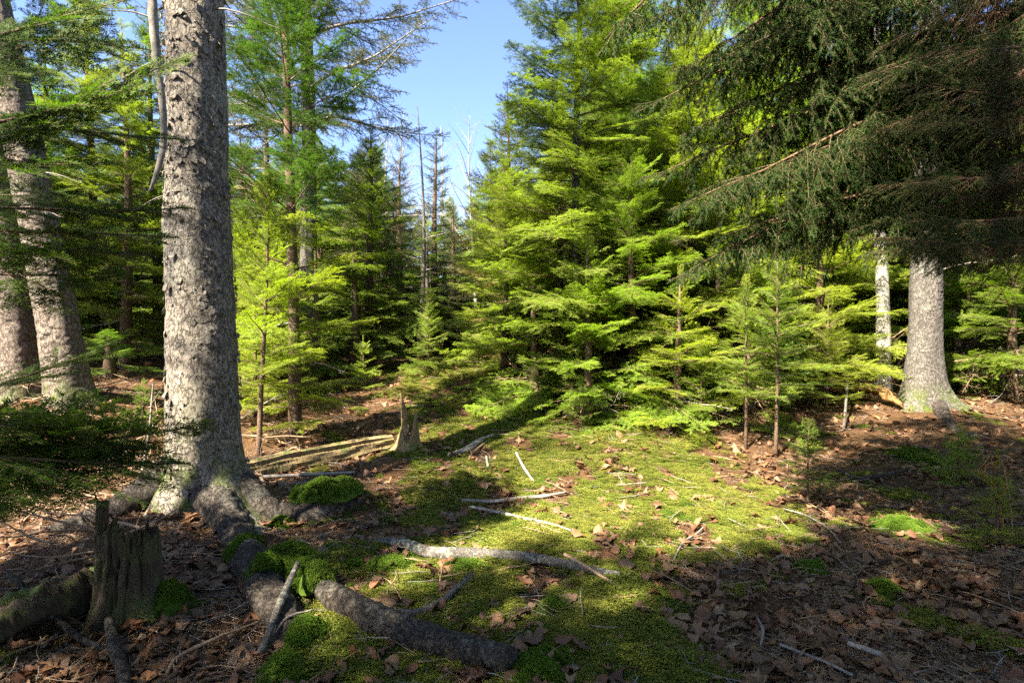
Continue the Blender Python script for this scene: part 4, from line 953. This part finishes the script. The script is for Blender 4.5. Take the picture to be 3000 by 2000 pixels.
# ------------------------------------------------------------------ far woods as one mass
def far_woods():
    rng = np.random.default_rng(5); P = []; E = []; S = []; I = []; g = Geo(); lib = LIB['fargreen'] + LIB['spruce'][2:]; Ls = np.array([q[1] for q in lib])
    spots = []
    for Y in np.arange(13.5, 40, 2.1):
        for x in np.arange(-1.05 * Y, 1.05 * Y, 2.0):
            xx = x + rng.uniform(-.8, .8); yy = Y + rng.uniform(-.9, .9); px = 1176 + xx / yy * FP
            tp = 330 if 520 < px < 900 else (455 if 900 <= px < 1110 else (330 if px < 1250 else 60 if px > 1400 or px < 200 else 160))
            spots.append((xx, yy, max(2.5, at(px, tp + rng.uniform(-10, 130), yy)[2] - gz(xx, yy)) if yy < 26 or 500 < px < 1260 else rng.uniform(8, 13)))
    for (x, y, h) in spots:
        h = min(h, 13); b = G(x, y); zz = np.linspace(-.1, h, 8)
        g.add(*tube([(x, y, b[2] + z) for z in zz], .004 + .09 * np.clip(1 - zz / h, 0, 1), 6), mat=0)
        z = h * rng.uniform(.08, .2); a = 0; rm = min(2.0, .25 * h + .3) * rng.uniform(.8, 1.15); wh = .42 if y < 24 else .6; k0 = rng.random()
        z0 = z
        while z < h:
            q = (z - z0) / (h - z0); L = rm * (1 - q) ** .75 + .22; a += 2.4
            for i in range(4):
                j = rng.integers(0, 5) if k0 < .6 else rng.integers(5, len(lib)); P.append((x, y, b[2] + z + rng.uniform(-.2, .2))); E.append((rng.normal(0, .2), R(12 - 62 * q * q) + rng.normal(0, .1), a + i * 1.57 + rng.normal(0, .25))); S.append(L * rng.uniform(.75, 1.1) / Ls[j]); I.append(j)
            z += wh * (1 - .6 * q)
    meshes = [q[0] for q in lib]
    o = scatter('far_woods', meshes, P, E, S, I, 'dense conifer woods beyond the clearing', 'woods')
    t = link('stems', g.mesh('stems', [M_BARKR]), o); t['kind'] = 'stuff'
far_woods()

# ------------------------------------------------------------------ logs, stumps and sticks
def on_ground(pix, lift): return [gp(x, y) + np.array([0, 0, l + .02]) for (x, y), l in zip(pix, lift if hasattr(lift, '__len__') else [lift] * len(pix))]
def stick(label, pix, rads, lift, mat=None, name='fallen_branch', cat='branch', sides=10, seed=1, n=36, rough=.06, stubs=0):
    pts = on_ground(pix, lift); o0 = pts[0].copy(); root = empty(name, o0); tag(root, label, cat)
    root_tube('stem', [p - o0 for p in pts], rads, mat or M_STICK, root, sides, seed, rough, n)
    rng = np.random.default_rng(seed); P = spline([p - o0 for p in pts], 20)
    for k in range(stubs):
        q, T = at_t(P, rng.uniform(.15, .9)); P2 = walk(q, T * .5 + np.array([rng.normal(0, .5), rng.normal(0, .5), .4]), rng.uniform(.04, .14), 4, rng, .15, .3, 0)
        g = Geo(); g.add(*tube(P2, np.linspace(.004, .0015, 5), 5)); link('side_twig', g.mesh('side_twig', [mat or M_STICK]), root)
    return root
stick('thick dark fallen limb with broken end, lying in the foreground', [(728, 1352), (800, 1415), (880, 1460), (990, 1495), (1090, 1525), (1178, 1552)], [.045, .066, .066, .062, .060, .050], [.0, .03, .03, .03, .03, .03], M_ROOT, 'fallen_log', 'log', 48, 2, 240, .065)
stick('long grey curved branch lying across the moss', [(868, 1256), (935, 1266), (985, 1285), (1085, 1287), (1160, 1292), (1235, 1300), (1300, 1312), (1370, 1328), (1425, 1336)], [.022, .03, .033, .034, .034, .033, .028, .024, .014], .02, M_STICK, sides=20, seed=3, n=140, stubs=2, rough=.08)
stick('bent grey branch below the long curved branch', [(893, 1424), (960, 1424), (1010, 1400), (1050, 1365), (1086, 1334)], [.017, .021, .02, .017, .011], .015, M_STICK, seed=4, stubs=1)
stick('thin tan stick crossing the end of the long branch', [(1296, 1300), (1345, 1325), (1400, 1352), (1440, 1375), (1485, 1405)], [.010, .010, .009, .007, .004], [.05, .04, .02, .015, .01], M_DEAD, seed=5)
stick('pale weathered stick on sunlit moss, upper of two', [(1060, 1157), (1130, 1160), (1190, 1153), (1250, 1147), (1300, 1138)], [.012, .016, .016, .014, .009], .01, M_GREY, seed=6)
stick('forked pale stick on sunlit moss, lower of two', [(1078, 1172), (1140, 1185), (1200, 1200), (1260, 1212), (1312, 1228)], [.010, .013, .014, .012, .007], .01, M_GREY, seed=7, stubs=2)
stick('short grey stick pointing down the sunlit path', [(1186, 1046), (1200, 1075), (1213, 1095), (1226, 1114)], [.012, .014, .013, .010], .01, M_GREY, seed=8)
stick('bare surface root crossing the path', [(1030, 1050), (1075, 1036), (1100, 1018), (1135, 1002)], [.015, .035, .035, .012], 0.0, M_GREY, 'surface_root', 'root', seed=9)
stick('tan twig beside the surface root', [(1078, 1056), (1098, 1036), (1118, 1020)], [.008, .013, .008], .01, M_DEAD, seed=10)
stick('stubby grey twig between the path sticks', [(1117, 1055), (1121, 1078)], [.012, .012], .01, M_GREY, seed=11, n=8)
stick('straight grey stick in front of the rotting log', [(596, 1106), (700, 1101), (815, 1095)], [.016, .016, .012], .02, M_GREY, seed=12)
stick('thin stick parallel to the straight grey stick', [(640, 1122), (770, 1110)], [.008, .006], .01, M_GREY, seed=13, n=12)
stick('stick propped across the mossy root', [(600, 1522), (640, 1450), (684, 1365)], [.016, .017, .012], [.02, .09, .14], M_STICK, seed=14)
stick('thin twig beside the propped stick', [(618, 1500), (660, 1460), (720, 1440)], [.006, .006, .004], [.02, .06, .06], M_STICK, seed=15)
stick('thin straight twig on the foreground leaves', [(382, 1566), (410, 1530), (500, 1490), (596, 1452)], [.008, .008, .007, .004], [.01, .02, .03, .03], M_DEAD, seed=16, stubs=1)
stick('thick pale branch end in the lower left corner', [(250, 1460), (262, 1510), (282, 1568), (285, 1640)], [.018, .024, .024, .022], [.05, .03, .03, .03], M_ROOT, seed=17)
stick('dark forked branch before the stump', [(20, 1385), (60, 1410), (140, 1465), (200, 1500), (290, 1525)], [.010, .015, .014, .013, .008], [.12, .10, .05, .03, .02], M_ROOT, seed=18, stubs=5)
stick('short pale debarked stick on dark needles', [(1948, 1492), (1985, 1506), (2026, 1520)], [.010, .012, .011], .01, M_BIRT, seed=19, n=14)
stick('long thin twig in the lower right shade', [(1790, 1495), (1880, 1530), (1960, 1568)], [.006, .006, .005], .01, M_GREY, seed=20)
stick('short grey twig on the leaf pile', [(1735, 1430), (1752, 1465), (1748, 1500)], [.005, .006, .004], .02, M_GREY, seed=21)
stick('dark stick lying under the seedling at the right', [(1925, 1090), (1970, 1108), (2030, 1100), (2085, 1088)], [.012, .02, .02, .010], .02, M_ROOT, seed=22, stubs=2)
stick('leaning greenish stick left of the stout grey spruce', [(1938, 990), (1946, 940), (1955, 860)], [.016, .014, .008], [.0, .28, .62], M_STICK, seed=23, stubs=3)
stick('curved thin twig on the right leaf litter', [(1620, 1215), (1600, 1235), (1570, 1255), (1545, 1300)], [.005, .006, .006, .003], .01, M_GREY, seed=24)
stick('bent twig among the leaves at right', [(1800, 1180), (1850, 1195), (1900, 1225), (1930, 1260)], [.005, .006, .005, .003], .02, M_GREY, seed=25, stubs=2)

def rotting_log():
    pts = on_ground([(545, 1105), (640, 1082), (740, 1062), (830, 1042), (900, 1028)], .045); o0 = pts[0].copy(); root = empty('rotting_log', o0); tag(root, 'rotting mossy log stretching from the large trunk to the broken stump', 'log')
    rng = np.random.default_rng(3); n = 90; P = spline([p - o0 for p in pts], n); sides = 28; V, F = tube(P, np.interp(np.linspace(0, 1, n), [0, .3, .7, 1], [.085, .10, .095, .07]), sides)
    q = n * sides; ring = V[:q].reshape(n, sides, 3); th = np.linspace(0, 6.283, sides, endpoint=False)[None]; k = np.arange(n)[:, None]
    groove = np.random.default_rng(4).normal(0, .09, sides)[None] + .05 * np.sin(th * 7 + k * .05) + .08 * np.sin(k * .21 + th * 2) * np.sin(th * 4 + k * .08)
    V[:q] = (P[:, None] + (ring - P[:, None]) * (1 + groove + rng.normal(0, .02, (n, sides)))[..., None]).reshape(-1, 3)
    g = Geo(); g.add(V, F, smooth=False); link('body', g.mesh('body', [M_LOG]), root)
    for k in range(5):
        p0 = P[rng.integers(5, 60)] + np.array([rng.normal(0, .03), -.08, .0]); P2 = walk(p0, P[-1] - P[0], rng.uniform(.2, .5), 6, rng, .03); g = Geo(); g.add(*tube(P2, np.linspace(.012, .004, 7), 5)); link('splinter', g.mesh('splinter', [M_LOG]), root)
rotting_log()

def stump(label, px, py, r, h, seed, mat, jag, spike=None, name='tree_stump', hollow=True, foot=.35, sides=96, nspl=9):
    p = gp(px, py); b = G(p[0], p[1]); rng = np.random.default_rng(seed); root = empty(name, b); tag(root, label, 'stump')
    th = np.linspace(0, 6.283, sides, endpoint=False); cx, cyy = np.cos(th), np.sin(th)
    hs = h * (1 + jag * (1.2 * np.sin(th + seed) + .5 * np.sin(th * 2 + 2 * seed) + .5 * np.round(2.2 * fbm(cx, cyy, cx * 0, 2.2, seed, 3)) + .5 * fbm(cx, cyy, cx * 0, 9., seed + 2, 2) + rng.normal(0, .12, sides)))
    if spike: hs = hs + spike[1] * (np.abs(np.angle(np.exp(1j * (th - spike[0])))) < spike[2]) * (1 + rng.normal(0, .08, sides))
    nz = 40; t = np.linspace(0, 1, nz)[:, None]; Z = -.08 + t * (hs[None] + .08)
    grain = .10 * fbm(cx[None], cyy[None], Z * .6, 7., seed + 1, 4) + .12 * fbm(cx[None], cyy[None], Z, 1.6, seed + 6, 3)
    crack = np.abs(fbm(cx[None], cyy[None], Z * .35, 3.5, seed + 11, 3)); grain = grain - .16 * np.exp(-(crack / .05) ** 2)
    Ro = r * (1 + foot * np.exp(-np.maximum(Z, 0) / (.13 * h + .03)) * (1 + .6 * np.sin(th * 4 + seed))[None] + grain - .10 * t ** 3)
    outer = np.stack([Ro * cx, Ro * cyy, Z], -1)
    Ri = Ro * (.70 + .1 * fbm(cx[None], cyy[None], Z, 3., seed + 3, 2)); inner = np.stack([Ri[-16:] * cx, Ri[-16:] * cyy, Z[-16:]], -1)[::-1]
    rows = np.concatenate([outer, inner]); n = len(rows); V = rows.reshape(-1, 3); i = np.arange(n - 1)[:, None] * sides; j = np.arange(sides)[None]; j2 = (j + 1) % sides
    F = [np.stack([i + j, i + j2, i + sides + j2, i + sides + j], -1).reshape(-1, 4)]
    V = np.concatenate([V, [[0, 0, V[(n - 1) * sides:, 2].mean()]]]); jj = np.arange(sides); F.append(np.stack([(n - 1) * sides + jj, (n - 1) * sides + (jj + 1) % sides, np.full(sides, n * sides)], -1))
    g = Geo(); g.add(V, F, smooth=False); link('body', g.mesh('body', [mat]), root)
    for k in range(nspl):
        a = rng.uniform(0, 6.28); q = int(a / 6.283 * sides) % sides; p0 = np.array([.86 * Ro[-1, q] * cx[q], .86 * Ro[-1, q] * cyy[q], hs[q] * .8]); P2 = walk(p0, (cx[q] * .1, cyy[q] * .1, 1), hs[q] * rng.uniform(.22, .38), 4, rng, .05); g = Geo(); g.add(*tube(P2, np.linspace(.016, .002, 5), 4, .2, rng), smooth=False); link('splinter', g.mesh('splinter', [mat]), root)
    return root, b
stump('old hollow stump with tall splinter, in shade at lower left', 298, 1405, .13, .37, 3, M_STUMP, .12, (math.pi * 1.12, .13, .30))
def broken_stump():
    root, b = stump('small mossy broken stump with pale upright splinter, left of the path', 938, 1032, .10, .22, 7, M_LOG, .3, None, 'broken_stump', sides=60, foot=.6)
    tip = at(920, 902, b[1] - .02) - b; g = Geo(); P = spline([np.array([-.03, -.02, .08]), tip * .55 + np.array([.0, 0, .06]), tip], 14)
    V, F = tube(P, np.linspace(.055, .008, 14) * (1 + .15 * np.sin(np.arange(14))), 9, .12, np.random.default_rng(1)); g.add(V, F, smooth=False); link('splinter', g.mesh('splinter', [M_LOG]), root)
broken_stump()
def yellow_log():
    pts = [gp(1940, 925) + [0, 0, .16], gp(1985, 925) + [0, 0, .20], gp(2025, 930) + [0, 0, .16], gp(2070, 945) + [0, 0, .08]]; o0 = G(pts[0][0], pts[0][1]); root = empty('broken_log', o0); tag(root, 'broken yellowish rotten log lying beside the stout grey spruce', 'log')
    root_tube('body', [np.array(p) - o0 for p in pts], [.025, .055, .06, .02], M_RUST, root, 22, 5, .16, 60)
    rng = np.random.default_rng(4)
    for k in range(5):
        p0 = np.array(pts[k % 4]) - o0 + rng.normal(0, .02, 3); P2 = walk(p0, rng.normal(size=3) * np.array([1, .6, .5]) + np.array([.8, 0, -.3]), rng.uniform(.12, .3), 5, rng, .1, .5, 0); g = Geo(); g.add(*tube(P2, np.linspace(.014, .003, 6), 5, .15, rng)); link('splinter', g.mesh('splinter', [M_RUST]), root)
yellow_log()
def left_log():
    pts = [gp(-60, 1500) + [0, 0, .1], gp(60, 1460) + [0, 0, .12], gp(180, 1420) + [0, .1, .1], gp(260, 1380) + [0, .25, .06]]; o0 = np.array(pts[0]); root = empty('fallen_log', o0); tag(root, 'dark mossy log in deep shade behind the hollow stump', 'log')
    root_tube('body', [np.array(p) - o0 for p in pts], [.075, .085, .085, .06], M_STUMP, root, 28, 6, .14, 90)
left_log()
def hanging_dead_branch():
    pts = [at(346, -60, 3.75), at(352, 40, 3.75), at(360, 140, 3.75), at(372, 230, 3.75), at(376, 310, 3.75), at(368, 370, 3.72), at(352, 420, 3.7), at(343, 440, 3.7)]; o0 = pts[0]; root = empty('dead_branch', o0); tag(root, 'dead debarked branch hanging along the large grey trunk', 'branch')
    root_tube('stem', [p - o0 for p in pts], [.030, .028, .026, .024, .023, .022, .018, .008], M_GREY, root, 10, 3, .08, 50)
    rng = np.random.default_rng(8)
    for t, d, L in ((.42, (-.5, -.1, -.35), .35), (.1, (.5, .1, .3), .3), (.2, (-.7, 0, .3), .4)):
        q, T = at_t(spline([p - o0 for p in pts], 40), t); P2 = walk(q, d, L, 7, rng, .12, .5, 0); g = Geo(); g.add(*tube(P2, np.linspace(.007, .002, 8), 5)); link('side_twig', g.mesh('side_twig', [M_GREY]), root)
hanging_dead_branch()
def standing_snag():
    p = at(325, 965, 4.7); b = G(p[0], p[1]); root = empty('dead_sapling', b); tag(root, 'pale broken dead stick standing in brush beside the large trunk', 'dead stick'); rng = np.random.default_rng(2)
    t = at(352, 880, 4.7) - b; g = Geo(); P = spline([np.array([-.02, 0, -.05]), t * .5 + [.01, 0, 0], t], 14); g.add(*tube(P, np.linspace(.017, .007, 14), 7, .12, rng)); link('stem', g.mesh('stem', [M_GREY]), root)
    for u, d in ((.45, (-.6, 0, -.25)), (.6, (.7, 0, -.1)), (.3, (-.4, -.2, .2)), (.8, (.3, 0, .4))):
        q, T = at_t(P, u); P2 = walk(q, d, .25, 5, rng, .12); g = Geo(); g.add(*tube(P2, np.linspace(.006, .002, 6), 4)); link('side_twig', g.mesh('side_twig', [M_BIRT]), root)
standing_snag()

def brush():
    """dead conifer brush heaped left of the large trunk: boughs nobody could count"""
    rng = np.random.default_rng(31); lib = LIB['dead']; g = Geo(); P = []; E = []; S = []; I = []
    for k in range(170):
        x = rng.uniform(-4.8, -1.95); y = rng.uniform(2.9, 5.8)
        if math.hypot(x + 2.23, y - 4.1) < .45 or (y < 4.3 and x > -2.2): continue
        P.append((x, y, float(gz(x, y)) + rng.uniform(.02, .16))); E.append((rng.uniform(0, 6.28), rng.normal(.02, .14), rng.normal(2.9, .8))); S.append(rng.uniform(.6, 1.1)); I.append(rng.integers(0, 4))
    for k in range(60):
        x = rng.uniform(1.8, 6.); y = rng.uniform(7.4, 9.5); P.append((x, y, float(gz(x, y)) + rng.uniform(.05, .5))); E.append((rng.uniform(0, 6.28), rng.normal(.0, .3), rng.uniform(0, 6.28))); S.append(rng.uniform(.7, 1.3)); I.append(rng.integers(0, 4))
    me = [dead_bough('dead_brush', 500 + k, L, [M_DEAD]) [0] for k, L in enumerate((.6, .8, 1.0, 1.1))]
    scatter('dead_brush', me, P, E, S, I, 'tangled dead conifer twigs heaped on the forest floor', 'brush')
brush()

# ------------------------------------------------------------------ moss cushions
CUSH = [moss_tuft(700 + k, M_CUSH, .035, 70, .026, 1.5) for k in range(3)]
def cushion(label, px, py, r, h, seed, lift=0.0):
    p = gp(px, py); b = np.array([p[0], p[1], float(gz(p[0], p[1])) + lift]); rng = np.random.default_rng(seed); root = empty('moss_cushion', b); tag(root, label, 'moss')
    n, m = 24, 10; th = np.linspace(0, 6.283, n, endpoint=False); V = [(0, 0, h)]; lob = 1 + .22 * np.sin(th * 2 + seed) + .18 * np.sin(th * 3 + 2 * seed) + .12 * np.sin(th * 5 + 3 * seed)
    for k in range(1, m + 1):
        q = k / m; rr = r * q * lob; z = h * .8 * (1 - q ** 1.7) - .03 * (q > .95) + .25 * h * fbm(rr * np.cos(th), rr * np.sin(th), rr * 0, 22., seed, 3) * (1 - q ** 4)
        V += [(a * math.cos(t), a * math.sin(t) * .9, zz) for a, t, zz in zip(rr, th, z)]
    F3 = np.array([[0, 1 + j, 1 + (j + 1) % n] for j in range(n)]); F4 = np.array([[1 + k * n + j, 1 + (k + 1) * n + j, 1 + (k + 1) * n + (j + 1) % n, 1 + k * n + (j + 1) % n] for k in range(m - 1) for j in range(n)])
    V = np.array(V); g = Geo(); g.add(V, [F3, F4], 0, .35)
    src = [np.array([[v.co.x, v.co.y, v.co.z] for v in c.vertices]) for c in CUSH]; ff = [np.array([list(p.vertices) for p in c.polygons]) for c in CUSH]; aa = [np.array([d.value for d in c.attributes['tip'].data]) for c in CUSH]
    for k in range(int(30 * (r / .1) ** 2) + 14):
        i = rng.integers(0, len(V)); q = rng.integers(0, 3); a = rng.uniform(0, 6.28); c, s = math.cos(a), math.sin(a); W = src[q] * rng.uniform(.7, 1.1); W = np.stack([W[:, 0] * c - W[:, 1] * s, W[:, 0] * s + W[:, 1] * c, W[:, 2]], 1)
        nn = Vector((V[i][0] / r, V[i][1] / r, .8)).normalized(); rot = np.array(Vector((0, 0, 1)).rotation_difference(nn).to_matrix()); g.add(W @ rot.T + V[i], ff[q], 0, aa[q], smooth=False)
    for k in range(int(70 * r / .1)):
        a = rng.uniform(0, 6.28); q = r * (.8 + abs(rng.normal(0, .45))); x, y = q * math.cos(a), q * math.sin(a) * .9; W = src[0] * rng.uniform(.3, .75); g.add(W + np.array([x, y, float(gz(b[0] + x, b[1] + y)) - b[2]]), ff[0], 0, aa[0] * .8, smooth=False)
    link('cushion', g.mesh('cushion', [M_CUSH]), root)
for k, (px, py, r, h, l, lab) in enumerate(((648, 1208, .06, .05, .0, 'round bright moss tuft tucked under the right root'), (672, 1308, .12, .075, .06, 'bright moss cushion on top of the forked root'), (712, 1352, .11, .09, .05, 'bright moss cushion at the start of the thick limb'),
     (655, 1555, .10, .07, .0, 'bright moss cushion at the bottom edge below the propped stick'), (705, 1480, .08, .07, .03, 'olive moss cushion beside the propped stick'), (1235, 1548, .14, .05, 0, 'broad moss patch at the broken end of the thick limb'),
     (893, 1302, .10, .045, 0, 'moss tuft under the start of the long curved branch'), (1065, 1310, .12, .04, 0, 'moss tuft under the middle of the long curved branch'), (2075, 1215, .16, .07, 0, 'dark moss mound on the right leaf litter'), (2100, 1052, .18, .08, 0, 'shaded moss mound before the stout grey spruce'),
     (385, 1400, .10, .16, 0, 'moss growing at the right foot of the hollow stump'), (560, 1285, .07, .05, .08, 'moss tuft on the bare root near the trunk'), (605, 1340, .05, .04, .10, 'small moss tuft on the forked root'), (740, 1165, .17, .10, .10, 'thick moss covering the right root'), (790, 1145, .13, .09, .07, 'sunlit moss at the end of the right root'),
     (2030, 1360, .07, .04, 0, 'small moss dot on the dark needles'), (810, 1310, .06, .035, 0, 'little moss tuft left of the branches'), (1275, 1400, .08, .03, 0, 'moss tuft below the long curved branch'), (1860, 1310, .07, .04, 0, 'moss tuft on brown needles right of the path'))):
    cushion(lab, px, py, r, h, k + 1, l)

# ------------------------------------------------------------------ dead ferns at the right edge
def fern():
    for k, (px, py, tx, ty, lab) in enumerate(((2312, 1240, 2262, 1075, 'orange dead fern stem leaning, left of the pair'), (2328, 1248, 2296, 1050, 'tan dead fern stem, right of the pair'))):
        p = gp(px, py); b = G(p[0], p[1]); root = empty('dead_fern', b); tag(root, lab, 'dead fern'); rng = np.random.default_rng(k); t = at(tx, ty, p[1] - .05) - b
        P = spline([np.array([0, 0, -.03]), t * .5 + [.02, 0, 0], t, t + np.array([.12 * (1 - 2 * k), 0, .05])], 20); g = Geo(); g.add(*tube(P, np.linspace(.006, .0025, 20), 6)); link('stem', g.mesh('stem', [M_FERN if k == 0 else M_DEAD]), root)
        for u in np.linspace(.5, .97, 9):
            q, T = at_t(P, u); P2 = walk(q, T * .4 + nrm(rng.normal(size=3)) * .8, rng.uniform(.05, .16), 5, rng, .3, .8, 0); g = Geo(); g.add(*tube(P2, np.linspace(.003, .001, 6), 4)); link('frond', g.mesh('frond', [M_FERN]), root)
fern()
